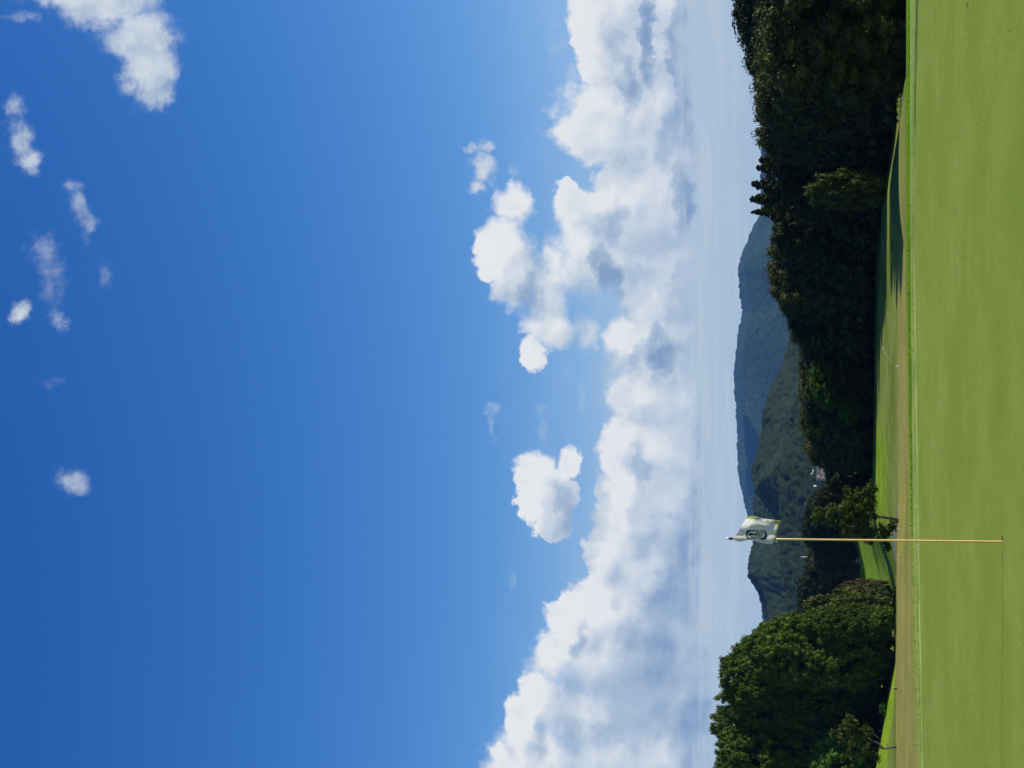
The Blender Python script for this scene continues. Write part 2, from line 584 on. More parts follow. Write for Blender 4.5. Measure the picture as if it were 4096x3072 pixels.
dome = lambda w: (lambda t: w * (0.80 + 0.20 * math.sin(min(1, t * 2.2) * 1.57)) * math.sqrt(max(0.0, 1 - max(0, (t - 0.45) / 0.56) ** 2.2)))
egg = lambda w: (lambda t: w * math.sqrt(max(0.02, 1 - (2 * t - 0.86) ** 2 / 1.35)))
cone = lambda w: (lambda t: w * (1 - t) ** 1.0 * (0.75 + 0.25 * math.sin(min(1, t * 6) * 1.57)) + 0.05)

CROWNS = {}


def add_crown(key, m_, V, Fc, h):
    me_o = mesh_np('crown', V, Fc, m_)
    me = me_o.data
    bpy.data.objects.remove(me_o)
    CROWNS[key] = (me, float(np.percentile(V[:, 2], 99.97)), 2 * float(np.percentile(np.hypot(V[:, 0], V[:, 1]), 98)))


TRUNKS = {}


def trunk_mesh(key, h, r0, seed, fork=4, lean=0.03, m_=BARK):
    r = random.Random(seed)
    mb = MB()
    pts = [(r.uniform(-1, 1) * lean * h * (k / 5), r.uniform(-1, 1) * lean * h * (k / 5), h * k / 5 - (0.3 if k == 0 else 0)) for k in range(6)]
    mb.tube(pts, [r0 * (1.25 if k == 0 else 1 - 0.15 * k) for k in range(6)], 8)
    for k in range(fork):
        b = pts[2 + k % 3]
        a = r.uniform(0, 6.28)
        L = h * r.uniform(.22, .36)
        e = (b[0] + L * math.cos(a) * .7, b[1] + L * math.sin(a) * .7, b[2] + L * .8)
        mid = tuple((b[i] + e[i]) / 2 + r.uniform(-.06, .06) * L for i in range(3))
        mb.tube([b, mid, e], [r0 * .42, r0 * .3, r0 * .12], 6)
    o = mb.build('trunk', m_, smooth=True)
    me = o.data
    bpy.data.objects.remove(o)
    TRUNKS[key] = me


def build_crowns():
    # clumpy cedars of the left group: nominal 13 m tall, 3.4 m crown radius
    for k in range(3):
        r = np.random.default_rng(100 + k)
        B = env_points(430, dome(3.0), 1.0, 12.3, r, inner=0.06, lump=0.08)
        nb_ = 5
        dd = r.normal(size=(len(B), nb_, 3))
        dd[..., 2] += 0.25
        dd /= np.linalg.norm(dd, axis=2)[..., None]
        Rb = 0.26 + 0.34 * r.random(len(B))
        C = (B[:, None, :] + dd * Rb[:, None, None] * (0.55 + 0.5 * r.random((len(B), nb_, 1))) * np.array([1, 1, 1.25])).reshape(-1, 3)
        C = np.concatenate([C, B])
        V, Fc = crown_arrays(C, np.concatenate([0.14 + 0.16 * r.random(len(B) * nb_), Rb * 0.85]), 38, 0.10, r, up=0.3, flat=1.1, core=0.62, spread=0.4)
        add_crown(('cedar', k), LM['cedar'], V, Fc, 13.0)
    for k in range(3):       # broadleaf, 11 m tall, 4.2 m radius
        r = np.random.default_rng(200 + k)
        C = env_points(360, egg(3.9), 0.8, 10.6, r, inner=0.2, lump=0.14)
        V, Fc = crown_arrays(C, 0.4 + 0.5 * r.random(len(C)), 130, 0.15, r, up=0.3, flat=0.8, spread=0.4)
        add_crown(('broad', k), LM['broad'], V, Fc, 11.0)
        if k < 2:
            add_crown(('dark', k), LM['dark'], V, Fc, 11.0)
    for k in range(2):       # conifer spires, 13 m tall
        r = np.random.default_rng(300 + k)
        C, RR = [], []
        zz = 0.9
        while zz < 12.95:
            t_ = (zz - 0.8) / 12.3
            Rz = 4.6 * (1 - t_) ** 1.05 * (0.85 + 0.3 * r.random())
            nn_ = int(5 + 17 * (1 - t_))
            for q_ in range(nn_ + 4):
                th = r.random() * 6.283
                rr_ = Rz * ((0.75 + 0.35 * r.random()) if q_ < nn_ else 0.7 * r.random())
                C.append((rr_ * math.cos(th), rr_ * math.sin(th), zz + 0.1 * r.normal() - 0.12 * rr_))
                RR.append((0.07 + 0.44 * (1 - t_) ** 0.8) * (0.7 + 0.6 * r.random()))
            zz += 0.17 + 0.22 * (1 - t_)
        C = np.array(C)
        V, Fc = crown_arrays(C, np.array(RR) * 0.85, 44, 0.115, r, up=0.3, flat=0.7, spread=0.45, elong=1.9)
        add_crown(('spire', k), LM['broad'], V, Fc, 13.0)
    for k in range(2):       # fresh green, drooping sprays
        r = np.random.default_rng(400 + k)
        C = env_points(200, egg(2.2), 0.3, 6.6, r, inner=0.2, lump=0.2)
        V, Fc = crown_arrays(C, 0.35 + 0.35 * r.random(len(C)), 64, 0.2, r, up=0.2, flat=1.0, spread=0.5, elong=2.2)
        add_crown(('fresh', k), LM['fresh'], V, Fc, 7.0)
        add_crown(('olive', k), LM['olive'], V, Fc, 7.0)
    r = np.random.default_rng(480)
    C = env_points(16, egg(0.6), 0.1, 1.2, r, inner=0.3, lump=0.3)
    V, Fc = crown_arrays(C, 0.15 + 0.2 * r.random(len(C)), 40, 0.17, r, up=0.3, flat=0.9, core=0.5, spread=0.6, elong=1.8)
    add_crown(('bush', 0), LM['fresh'], V, Fc, 1.5)
    r = np.random.default_rng(500)
    C = env_points(90, egg(1.7), 0.1, 3.3, r, inner=0.3, lump=0.2)
    V, Fc = crown_arrays(C, 0.22 + 0.25 * r.random(len(C)), 60, 0.15, r, up=0.2, flat=0.9, core=0.5, spread=0.6, elong=2.4)
    add_crown(('brown', 0), LM['brown'], V, Fc, 3.5)
    add_crown(('shrub', 0), LM['cedar'], V, Fc, 3.5)
    trunk_mesh('big', 9.0, 0.26, 1)
    trunk_mesh('thin', 8.0, 0.13, 2, 5, 0.05)


build_crowns()


def place_tree(kind, var, p, h, w, label, cat='tree', group=None, rz=None, name=None, trunk='big', lift=0.0):
    """p = foot of the tree; h = height; w = crown width in metres"""
    me, h0, nomw = CROWNS[(kind, var)]
    root = empty(name or {'cedar': 'cedar_tree', 'broad': 'broadleaf_tree', 'dark': 'evergreen_tree', 'spire': 'conifer_tree', 'fresh': 'young_tree', 'olive': 'olive_green_tree', 'brown': 'dry_bush', 'shrub': 'shrub', 'bush': 'green_bush'}[kind], p, rz if rz is not None else random.uniform(0, 6.28))
    tag(root, label, cat, group)
    c = bpy.data.objects.new('crown', me)
    col.objects.link(c)
    c.parent = root
    c.location = (0, 0, lift)
    c.scale = (w / nomw, w / nomw, (h - lift) / h0)
    if trunk:
        t = bpy.data.objects.new('trunk', TRUNKS[trunk])
        col.objects.link(t)
        t.parent = root
        s = h * 0.8 / 9.0
        t.scale = (s, s, s)
    return root


# ------------------------------------------------------------------ ground
XE = [-60, -6.6, -2.3, 2.4, 4.4, 6.9, 60]
YE = [24.2, 25.4, 26.8, 28.1, 27.95, 27.1, 24.0]          # far edge of the green
YC = [25.2, 26.1, 27.8, 28.9, 28.9, 28.7, 26.6]             # far edge of the collar


def e_green(x):
    return np.interp(x, XE, YE)


def e_collar(x):
    return np.interp(x, XE, YC)


def H(x, y):
    x = np.asarray(x, dtype=float)
    y = np.asarray(y, dtype=float)
    ec = e_collar(x)
    # the green stands on a shoulder, the ground drops behind it
    z = -3.0 * sstep(0, 34, y - ec - 0.9)
    lower = sstep(20, 50, y - ec)
    z = z + lower * 0.35 * fbm(x / 38 + 3.1, y / 55 + 1.7, 2, 11)
    # beyond the crest on the left a valley, its left side rising under the tall trees
    a = x / np.maximum(y, 1.0)
    zv = np.interp(a, [-.45, -.31, -.254, -.166, -.125, -.094, -.08, 0.05], [-1.0, -2.0, -3.0, -5.5, -5.2, -3.3, -3.0, -3.0])
    z = z + sstep(106, 150, y) * (zv + 3.0) * sstep(0.06, 0.0, a)
    # a swell on the right behind the green, lit on top
    z = z + 1.04 * np.exp(-np.abs((x - 11.3) / 6.0) ** 3 - ((y - 78) / 8.0) ** 2)
    z = z - 0.8 * sstep(15, 22, x) * sstep(50, 75, y)
    # swell on the left with the path behind it
    z = z + 0.38 * sstep(-6, -11, x) * np.exp(-((y - 97) / 6.0) ** 2) - 0.22 * sstep(-6, -11, x) * np.exp(-((y - 109) / 6.0) ** 2)
    # far fairway rolls gently
    far = sstep(150, 210, y)
    z = z + far * 0.35 * np.sin(y / 38.0 + x / 60.0)
    z = z + sstep(330, 700, y) * 3.0
    near = sstep(1.2, 0.3, y - ec)                     # under the green the ground sheet is lower
    return z * (1 - near) + (-0.35) * near


def hz_(x, y):
    return float(H(np.array([x]), np.array([y]))[0])


def on_ground(px, py, y0=40, y1=420):
    """where the line of sight of a picture point meets the ground behind the green"""
    d = ray(px, py)
    ys = np.linspace(y0, y1, 4000)
    t = ys / d.y
    xs = d.x * t
    zs = CAM_H + d.z * t
    g = H(xs, ys)
    k = np.argmax(zs <= g)
    if zs[k] > g[k]:
        k = len(ys) - 1
    return Vector((xs[k], ys[k], g[k]))


xs = np.concatenate([[-5800, -3000, -1500, -700, -350, -200, -130], np.arange(-90, -20, 3.0), np.arange(-20, 30, 0.8), np.arange(30, 91, 3.0), [130, 200, 350, 700, 1500, 3000, 5800]])
ys = np.concatenate([[-1400, -600, -200, -60, -10, 10, 20], np.arange(24, 36, 0.4), np.arange(36, 130, 0.8), np.arange(130, 360, 2.0), [400, 450, 520, 600, 700, 900, 1300, 2000, 3000, 4500, 6200]])
GX, GY = np.meshgrid(xs, ys)
GZ = H(GX, GY)
nx, ny = len(xs), len(ys)
I, J = np.meshgrid(np.arange(nx - 1), np.arange(ny - 1))
q = (J * nx + I).ravel()
GF = np.stack([q, q + 1, q + nx + 1, q + nx], axis=1)

gm, t, out = mat('rough_turf')
g = t.node('ShaderNodeNewGeometry')
POS = g.outputs['Position']
sx = t.node('ShaderNodeSeparateXYZ')
t.l.new(POS, sx.inputs[0])
nA = t.noise(t.v('MULTIPLY', POS, (0.16, 0.05, 0.0)), 1.0, 5, 0.6)
nB = t.noise(t.v('MULTIPLY', POS, (0.5, 0.16, 0.0)), 1.0, 5, 0.65)
nF = t.noise(POS, 14.0, 3, 0.7)
GREEN_A, GREEN_B = (0.105, 0.160, 0.020, 1), (0.205, 0.245, 0.055, 1)
DRY = (0.35, 0.300, 0.085, 1)
cg = t.mix(t.rng(nA, 0.35, 0.65), GREEN_A, GREEN_B)
# dry strip of fairway between 70 and 100 m
sway = t.m('MULTIPLY_ADD', nA, 26.0, -13.0)
ydry = t.m('ADD', sx.outputs[1], sway)
dry = t.m('MULTIPLY', t.m('MAXIMUM', t.rng(ydry, 60, 76), t.rng(sx.outputs[0], 3.0, -2.0)), t.rng(ydry, 112, 98))
nS = t.noise(t.v('MULTIPLY', POS, (0.05, 0.40, 0.0)), 1.0, 6, 0.65)
dry = t.m('MULTIPLY', dry, t.rng(nB, 0.30, 0.60, 0.65, 1.0))
dry = t.m('MULTIPLY', dry, t.rng(nS, 0.36, 0.56, 0.35, 1.0))
dry = t.m('MULTIPLY', dry, t.rng(sx.outputs[0], 15.0, 7.0))
dry2 = t.m('MULTIPLY', t.rng(nB, 0.52, 0.70, 0.0, 0.5), t.rng(sx.outputs[1], 150, 120))
cg = t.mix(t.m('MAXIMUM', dry, dry2), cg, DRY)
# far fairway in a brighter, more saturated green
cg = t.mix(t.rng(nS, 0.50, 0.66, 0.0, 0.45), cg, (0.09, 0.135, 0.02, 1))
far_mask = t.m('MULTIPLY', t.rng(sx.outputs[1], 118, 135), t.rng(sx.outputs[0], 0.0, -8.0))
cfar = t.mix(t.rng(nB, 0.35, 0.6), (0.115, 0.235, 0.006, 1), (0.225, 0.310, 0.022, 1))
cg = t.mix(far_mask, cg, cfar)
cg = t.mix(t.rng(nF, 0.2, 0.8, 0.0, 0.35), cg, (0.06, 0.09, 0.015, 1))
b = principled(t, out, cg, 0.95, 0.02)
bp = t.node('ShaderNodeBump')
bp.inputs['Strength'].default_value = 0.5
bp.inputs['Distance'].default_value = 0.05
t.l.new(nF, bp.inputs['Height'])
t.l.new(bp.outputs[0], b.inputs['Normal'])
ground = mesh_np('ground', np.stack([GX.ravel(), GY.ravel(), GZ.ravel()], 1), GF, gm, smooth=True)
tag(ground, kind='structure')

# ------------------------------------------------------------------ putting green
HOLE = at_z(4010, 2167, 0.0)
HX, HY = HOLE.x, HOLE.y


def zg(x, y):
    d = np.sqrt((x - HX) ** 2 + (y - HY) ** 2)
    return 0.05 * fbm(x / 7 + 2.2, y / 7 + 5.5, 2, 21) * sstep(2.5, 6, d)


gmat, t, out = mat('mown_putting_green')
g = t.node('ShaderNodeNewGeometry')
POS = g.outputs['Position']
n1_ = t.noise(t.v('MULTIPLY', POS, (0.42, 0.30, 0)), 1.0, 5, 0.6)
n2_ = t.noise(t.v('MULTIPLY', POS, (1.6, 1.1, 0)), 1.0, 6, 0.65)
n3_ = t.noise(t.v('MULTIPLY', POS, (1.0, 0.45, 1.0)), 38.0, 4, 0.8)
n4_ = t.noise(POS, 170.0, 2, 0.8)
ca = t.mix(t.rng(n1_, 0.36, 0.64), (0.148, 0.222, 0.014, 1), (0.232, 0.280, 0.046, 1))
ca = t.mix(t.rng(n2_, 0.40, 0.72, 0.0, 0.65), ca, (0.108, 0.205, 0.006, 1))
ca = t.mix(t.rng(n2_, 0.45, 0.25, 0.0, 0.5), ca, (0.285, 0.300, 0.075, 1))
ca = t.mix(t.rng(n3_, 0.40, 0.62, 0.0, 0.6), ca, (0.085, 0.135, 0.008, 1))
ca = t.mix(t.rng(n4_, 0.30, 0.75, 0.45, 0.0), ca, (0.33, 0.38, 0.08, 1))
n5_ = t.noise(t.v('MULTIPLY', POS, (1.0, 0.22, 1.0)), 75.0, 2, 0.9)
ca = t.mix(t.rng(n5_, 0.52, 0.72, 0.0, 0.55), ca, (0.06, 0.10, 0.008, 1))
ca = t.mix(t.rng(n5_, 0.46, 0.28, 0.0, 0.5), ca, (0.36, 0.42, 0.06, 1))
b = principled(t, out, ca, 0.9, 0.04)
bp = t.node('ShaderNodeBump')
bp.inputs['Strength'].default_value = 0.55
bp.inputs['Distance'].default_value = 0.006
t.l.new(n4_, bp.inputs['Height'])
t.l.new(bp.outputs[0], b.inputs['Normal'])

cell = 0.6
gx = HX - cell / 2 + cell * np.arange(-70, 72)
rows_n = int((24.0 - (HY - cell / 2)) // cell)
gy_lo = HY - cell / 2 + cell * np.arange(-40, rows_n)
V, Fs = [], []
rowv = []
for yv in gy_lo:
    rowv.append(np.full(len(gx), yv))
last = gy_lo[-1]
for k in range(1, 9):
    rowv.append(last + (e_green(gx) - last) * k / 8)
VX = np.tile(gx, (len(rowv), 1))
VY = np.array(rowv)
VZ = zg(VX, VY)
nx = len(gx)
V = np.stack([VX.ravel(), VY.ravel(), VZ.ravel()], 1).tolist()
hi, hj = 70, 40
for j in range(len(rowv) - 1):
    for i in range(nx - 1):
        if (i, j) == (hi, hj):
            continue
        a = j * nx + i
        Fs.append((a, a + 1, a + nx + 1, a + nx))
a = hj * nx + hi
corners = [a, a + 1, a + nx + 1, a + nx]           # ccw from lower left
NR = 40
HR = 0.054
c0 = len(V)
for ringr, zz in ((HR + 0.06, 0), (HR, 0.0), (HR, -0.02)):
    for k in range(NR):
        th = 2 * math.pi * k / NR - 3 * math.pi / 4
        V.append((HX + ringr * math.cos(th), HY + ringr * math.sin(th), zz))
for s in range(4):
    q0 = s * NR // 4
    for k in range(NR // 4):
        Fs.append((corners[s], c0 + (q0 + k + 1) % NR, c0 + (q0 + k) % NR))
    Fs.append((corners[s], corners[(s + 1) % 4], c0 + (q0 + NR // 4) % NR))
for rr in range(2):
    for k in range(NR):
        k2 = (k + 1) % NR
        Fs.append((c0 + rr * NR + k, c0 + rr * NR + k2, c0 + (rr + 1) * NR + k2, c0 + (rr + 1) * NR + k))
green = mesh_np('putting_green', V, Fs, gmat)
tag(green, kind='structure')

# collar: a strip of higher cut with a step at its near edge
cmat, t, out = mat('collar_turf')
g = t.node('ShaderNodeNewGeometry')
POS = g.outputs['Position']
na = t.noise(t.v('MULTIPLY', POS, (1.0, 2.0, 0)), 1.0, 5, 0.6)
nb = t.noise(POS, 60.0, 3, 0.7)
cc = t.mix(t.rng(na, 0.35, 0.65), (0.225, 0.310, 0.070, 1), (0.330, 0.390, 0.120, 1))
cc = t.mix(t.rng(nb, 0.35, 0.75, 0.0, 0.4), cc, (0.10, 0.17, 0.03, 1))
principled(t, out, cc, 0.9, 0.1)
cx = np.arange(-42, 42, 0.1)
wob = 0.16 * fbm(cx / 0.9, cx * 0, 4, 31)
y0 = e_green(cx) - 0.02 + wob
y1 = e_collar(cx) + 0.9
prof = [(0, 0.0, -0.03), (0, 0.01, 0.016), (0, 0.3, 0.040), (0.5, 0, 0.042), (1, -0.9, 0.045)]
VV = []
for fr, off, z in prof:
    yy = y0 + (y1 - y0) * fr + off
    VV.append(np.stack([cx, yy, z + 0.006 * fbm(cx / .25, yy / .25, 2, 32)], 1))
n = len(cx)
Fq = []
for j in range(len(prof) - 1):
    a = j * n + np.arange(n - 1)
    Fq.append(np.stack([a, a + 1, a + n + 1, a + n], 1))
collar = mesh_np('collar_strip', np.concatenate(VV), np.concatenate(Fq), cmat, smooth=True)
tag(collar, kind='structure')
# shoulder behind the collar
rm, t, out = mat('bank_turf')
g = t.node('ShaderNodeNewGeometry')
nb = t.noise(g.outputs['Position'], 5.0, 4, 0.7)
sxx = t.node('ShaderNodeSeparateXYZ')
t.l.new(g.outputs['Position'], sxx.inputs[0])
cbk = t.mix(t.rng(nb, 0.35, 0.65), (0.055, 0.115, 0.006, 1), (0.10, 0.185, 0.016, 1))
cbk = t.mix(t.rng(t.m('ADD', sxx.outputs[0], t.m('MULTIPLY', nb, 3.0)), 1.5, -3.0), cbk, t.mix(nb, (0.24, 0.25, 0.05, 1), (0.33, 0.295, 0.08, 1)))
principled(t, out, cbk, 0.9, 0.02)
VV = []
for off, z in ((0.0, 0.046), (0.05, 0.03), (0.5, 0.035), (1.1, 0.0), (1.6, -0.15), (2.4, -0.55)):
    yy = e_collar(cx) + off
    VV.append(np.stack([cx, yy, z + 0 * cx], 1))
Fq = []
for j in range(len(VV) - 1):
    a = j * n + np.arange(n - 1)
    Fq.append(np.stack([a, a + 1, a + n + 1, a + n], 1))
bank = mesh_np('bank', np.concatenate(VV), np.concatenate(Fq), rm, smooth=True)
tag(bank, kind='structure')


# ------------------------------------------------------------------ real grass blades
def blades(name, x, y, z, hmin, hmax, w, m_, label, lean=0.5):
    n = len(x)
    h = hmin + (hmax - hmin) * rng.random(n)
    th = rng.random(n) * 6.283
    dx, dy = np.cos(th) * w, np.sin(th) * w
    lx, ly = rng.normal(size=n) * h * lean, rng.normal(size=n) * h * lean
    base = np.stack([x, y, z], 1)
    A = base + np.stack([-dx, -dy, 0 * x - 0.005], 1)
    B = base + np.stack([dx, dy, 0 * x - 0.005], 1)
    C = base + np.stack([lx, ly, h], 1)
    V = np.stack([A, B, C], 1).reshape(-1, 3)
    Fc = np.arange(3 * n).reshape(-1, 3)
    o = mesh_np(name, V, Fc, m_)
    tag(o, label, 'grass', kind='stuff')
    return o


GB1 = leaf_mat('collar_blade', (0.20, 0.30, 0.06, 1), (0.36, 0.44, 0.13, 1), 0.3)
GB2 = leaf_mat('rough_blade', (0.10, 0.24, 0.004, 1), (0.24, 0.42, 0.02, 1), 0.45)
n = 52000
x = rng.uniform(-11, 11, n)
f_ = rng.random(n)
y = e_green(x) + 0.05 + (e_collar(x) - e_green(x)) * f_
blades('collar_grass', x, y, 0.036 + 0 * x, 0.008, 0.022, 0.006, GB1, 'pale short collar grass ringing the far edge of the putting green')
n = 60000
x = rng.uniform(-11, 11, n)
f_ = rng.random(n) ** 0.8
dens = np.interp(x, [-11, -7, -3, 0, 11], [0, 0, 0.04, 0.7, 1])
keep = rng.random(n) < dens
x, f_ = x[keep], f_[keep]
y = e_collar(x) + 0.02 + f_ * 0.55
y = y + 0.35 * fbm(x / 0.7, x * 0, 3, 33) * f_
hh = np.interp(x, [-11, -4, 1, 11], [0.02, 0.025, 0.055, 0.065])
blades('bank_grass', x, y, 0.025 + 0 * x, 0.025, 0.07, 0.012, GB2, 'bright green longer grass standing behind the collar of the green')

# ------------------------------------------------------------------ flagstick, flag and hole
white = simple('white_plastic', (0.75, 0.75, 0.72), 0.4, 0.5, 0.05)
black = simple('black_rubber', (0.015, 0.015, 0.017), 0.5, 0.4)
yellow = simple('cream_yellow_paint', (0.72, 0.50, 0.16), 0.35, 0.5, 0.05)
cup_m = simple('cup_liner', (0.45, 0.25, 0.20), 0.5, 0.4, 0.15, 30)
cup = MB().lathe([(HR - 0.002, -0.018), (HR - 0.002, -0.19), (0.0001, -0.19)], (HX, HY, 0), 32).build('cup_liner', cup_m, smooth=True)
cup_root = empty('golf_hole_cup', (0, 0, 0))
cup.parent = cup_root
tag(cup_root, 'small round golf hole in the green at the foot of the flagstick', 'golf hole')

DY = HY
base_p = Vector((HX, HY, -0.18))
top_p = at_y(2931, 2154.5, DY)
axis = (top_p - HOLE).normalized()
stick = empty('golf_flagstick', (0, 0, 0))
tag(stick, 'tall cream yellow flagstick with a white flag standing in the hole', 'flagstick')
pts = [HOLE + axis * s for s in (-0.17, 0.0, 0.6, 1.2, 1.8, (top_p - HOLE).length)]
MB().tube(pts, 0.0088, 12).build('pole', yellow, stick, smooth=True)
# ferrule, finial
MB().tube([HOLE + axis * -0.17, HOLE + axis * -0.01], 0.011, 12).build('ferrule', white, stick, smooth=True)
tl = (top_p - HOLE).length
cols_ = MB()
cols_.tube([HOLE + axis * (tl - 0.005), HOLE + axis * (tl + 0.016)], 0.011, 12)
cols_.tube([HOLE + axis * (tl + 0.016), HOLE + axis * (tl + 0.020)], 0.017, 12)
cols_.tube([HOLE + axis * (tl + 0.020), HOLE + axis * (tl + 0.034)], 0.011, 12)
cols_.build('top_collar', black, stick, smooth=True)
cb = HOLE + axis * (tl + 0.046)
bl = MB().lathe([(0.0001, -.012), (.006, -.0104), (.0104, -.006), (.012, 0), (.0104, .006), (.006, .0104), (.0001, .012)], tuple(cb), 14)
bl.build('finial', white, stick, smooth=True)
cl = at_y(3105.5, 2166, DY - 0.02)
MB().lathe([(0.0001, -.011), (.006, -.009), (.008, 0), (.006, .009), (.0001, .011)], tuple(cl), 12).build('flag_toggle', white, stick, smooth=True)

# flag surface over its outline; depth waves give the folds
hoist = [(2931.5, 2157), (2945, 2163.8), (2961, 2167), (2983, 2161.5), (2996.6, 2159.7), (3006, 2161), (3040, 2170.5), (3070, 2176.6), (3097, 2174.6)]
fly = [(2994.6, 2065.4), (3006, 2063.4), (3018, 2064.5), (3040, 2070), (3060, 2075), (3090, 2078.5), (3110, 2081), (3122.8, 2081.7)]
topc = [(2931.5, 2157), (2945, 2139), (2961, 2113), (2976, 2086), (2986, 2071), (2994.6, 2065.4)]
botc = [(3097, 2174.6), (3104, 2153), (3110, 2128), (3117, 2100), (3122.8, 2081.7)]


def resample(pl, n):
    p = np.array(pl, float)
    s = np.concatenate([[0], np.cumsum(np.linalg.norm(np.diff(p, axis=0), axis=1))])
    s /= s[-1]
    u = np.linspace(0, 1, n)
    return np.stack([np.interp(u, s, p[:, 0]), np.interp(u, s, p[:, 1])], 1)


NS, NTt = 150, 210                     # across (hoist to fly), down
cT, cB, cL, cR = resample(topc, NS), resample(botc, NS), resample(hoist, NTt), resample(fly, NTt)
su, tv = np.meshgrid(np.linspace(0, 1, NS), np.linspace(0, 1, NTt))
S1, T1 = su[..., None], tv[..., None]
PXY = (1 - T1) * cT[None] + T1 * cB[None] + (1 - S1) * cL[:, None] + S1 * cR[:, None] \
    - ((1 - S1) * (1 - T1) * cT[0] + S1 * (1 - T1) * cT[-1] + (1 - S1) * T1 * cB[0] + S1 * T1 * cB[-1])
# depth of the folds, in metres (negative = towards the camera)
dep = -0.035 * np.sin(su * 3.1 + 0.3) * (0.4 + 0.6 * tv) + 0.030 * np.sin(su * 8.5 - tv * 3.4 + 0.4) * (0.25 + 0.75 * su) \
    + 0.012 * np.sin(su * 3 + tv * 11.0) + 0.03 * np.maximum(0, 0.22 - tv) / 0.22 * su * 1.6 - 0.05 * np.maximum(0, su - 0.80) / 0.2 * np.sin(tv * 3.1)
dep = dep * sstep(0, 0.12, su) - 0.012
wp_ = np.exp(-((PXY[..., 1] - 2155.5) / 9.0) ** 2)
dep = dep * (1 - wp_) + np.minimum(dep, -0.015) * wp_
FP = np.empty((NTt, NS, 3))
for j in range(NTt):
    for i in range(NS):
        p = at_y(PXY[j, i, 0], PXY[j, i, 1], DY + dep[j, i])
        FP[j, i] = p
I, J = np.meshgrid(np.arange(NS - 1), np.arange(NTt - 1))
q = (J * NS + I)
FQ = np.stack([q, q + 1, q + NS + 1, q + NS], -1).reshape(-1, 4)
cen = (PXY[:-1, :-1] + PXY[1:, 1:]) / 2
CX, CY = cen[..., 0].ravel(), cen[..., 1].ravel()
SU, TV = (su[:-1, :-1] + su[1:, 1:]).ravel() / 2, (tv[:-1, :-1] + tv[1:, 1:]).ravel() / 2


def inpoly(poly, X, Y):
    r = np.zeros(X.shape, bool)
    n = len(poly)
    for i in range(n):
        x1, y1 = poly[i]
        x2, y2 = poly[(i + 1) % n]
        c = ((y1 > Y) != (y2 > Y)) & (X < (x2 - x1) * (Y - y1) / (y2 - y1 + 1e-12) + x1)
        r ^= c
    return r


def stroke(pl, w, X, Y):
    r = np.zeros(X.shape, bool)
    for (x1, y1), (x2, y2) in zip(pl[:-1], pl[1:]):
        dx, dy = x2 - x1, y2 - y1
        L = dx * dx + dy * dy + 1e-9
        u = np.clip(((X - x1) * dx + (Y - y1) * dy) / L, 0, 1)
        r |= (X - x1 - u * dx) ** 2 + (Y - y1 - u * dy) ** 2 < (w / 2) ** 2
    return r


kz = 2212 / 130.0                      # coordinates read off an enlargement of the emblem
EX, EY = (CX - 2960) * kz, (CY - 2100) * kz
outer = [(400, 560), (430, 450), (490, 370), (600, 345), (850, 335), (1100, 355), (1280, 385), (1450, 370), (1600, 345), (1700, 375), (1780, 460), (1820, 600), (1838, 720), (1825, 830), (1770, 920), (1690, 980), (1560, 1015), (1440, 990), (1340, 910), (1250, 870), (1190, 870), (1050, 910), (900, 950), (700, 955), (560, 945), (480, 890), (420, 780), (400, 660)]
inner = [(515, 600), (560, 520), (640, 455), (800, 430), (1000, 425), (1200, 430), (1280, 428), (1480, 400), (1570, 405), (1640, 440), (1690, 560), (1700, 700), (1670, 800), (1600, 870), (1520, 890), (1430, 885), (1360, 850), (1280, 815), (1150, 830), (1000, 890), (900, 915), (700, 915), (620, 885), (540, 800), (515, 700)]
swoosh = [(640, 495), (750, 555), (900, 590), (1050, 570), (1180, 490), (1215, 420), (1280, 420), (1220, 560), (1165, 650), (1050, 672), (900, 698), (750, 705), (650, 700), (600, 715), (560, 650), (620, 590)]
teal = [(800, 625), (1000, 605), (1180, 540), (1150, 615), (1000, 655), (850, 675)]
dark = inpoly(outer, EX, EY) & ~inpoly(inner, EX, EY)
sw = inpoly(swoosh, EX, EY)
tl_ = inpoly(teal, EX, EY)
lines = stroke([(600, 700), (800, 790), (1000, 890)], 34, EX, EY) | stroke([(1150, 650), (1100, 750)], 50, EX, EY) | stroke([(1060, 740), (1010, 860)], 26, EX, EY)
letters = stroke([(1210, 745), (1280, 640)], 48, EX, EY) | stroke([(1250, 690), (1440, 790)], 44, EX, EY) \
    | stroke([(1470, 560), (1510, 610), (1485, 690), (1400, 660), (1290, 635), (1310, 575), (1360, 500)], 46, EX, EY) \
    | stroke([(1545, 450), (1590, 470), (1560, 545), (1480, 515), (1385, 490), (1400, 440)], 44, EX, EY)
bz = 2212 / 140.0
BX, BY = (CX - 3000) * bz, (CY - 2050) * bz
band_fly = SU > 0.875
band_bot = TV > 0.955
edge_white = band_fly & (BX > 290) & (BX < 1530)
bars = [[(400, 315), (485, 330), (400, 440), (310, 450)], [(540, 340), (620, 340), (560, 460), (450, 480)], [(740, 420), (800, 420), (770, 510), (710, 520)],
        [(1110, 440), (1170, 440), (1080, 605), (985, 605)], [(1235, 470), (1295, 470), (1195, 640), (1140, 620)], [(1420, 495), (1500, 495), (1420, 660), (1320, 680)]]
barm = np.zeros(CX.shape, bool)
for b_ in bars:
    barm |= inpoly(b_, BX, BY)
code = np.zeros(CX.shape, int)
code[band_bot & ~band_fly] = 1
code[band_fly & (BX > 900)] = 6
code[band_fly & (BX < 900)] = 7
code[edge_white] = 0
for kb, b_ in enumerate(bars):
    code[inpoly(b_, BX, BY) & (SU > 0.8)] = 10 + kb
code[dark | lines] = 3
code[sw] = 3
code[tl_] = 4
code[letters] = 5


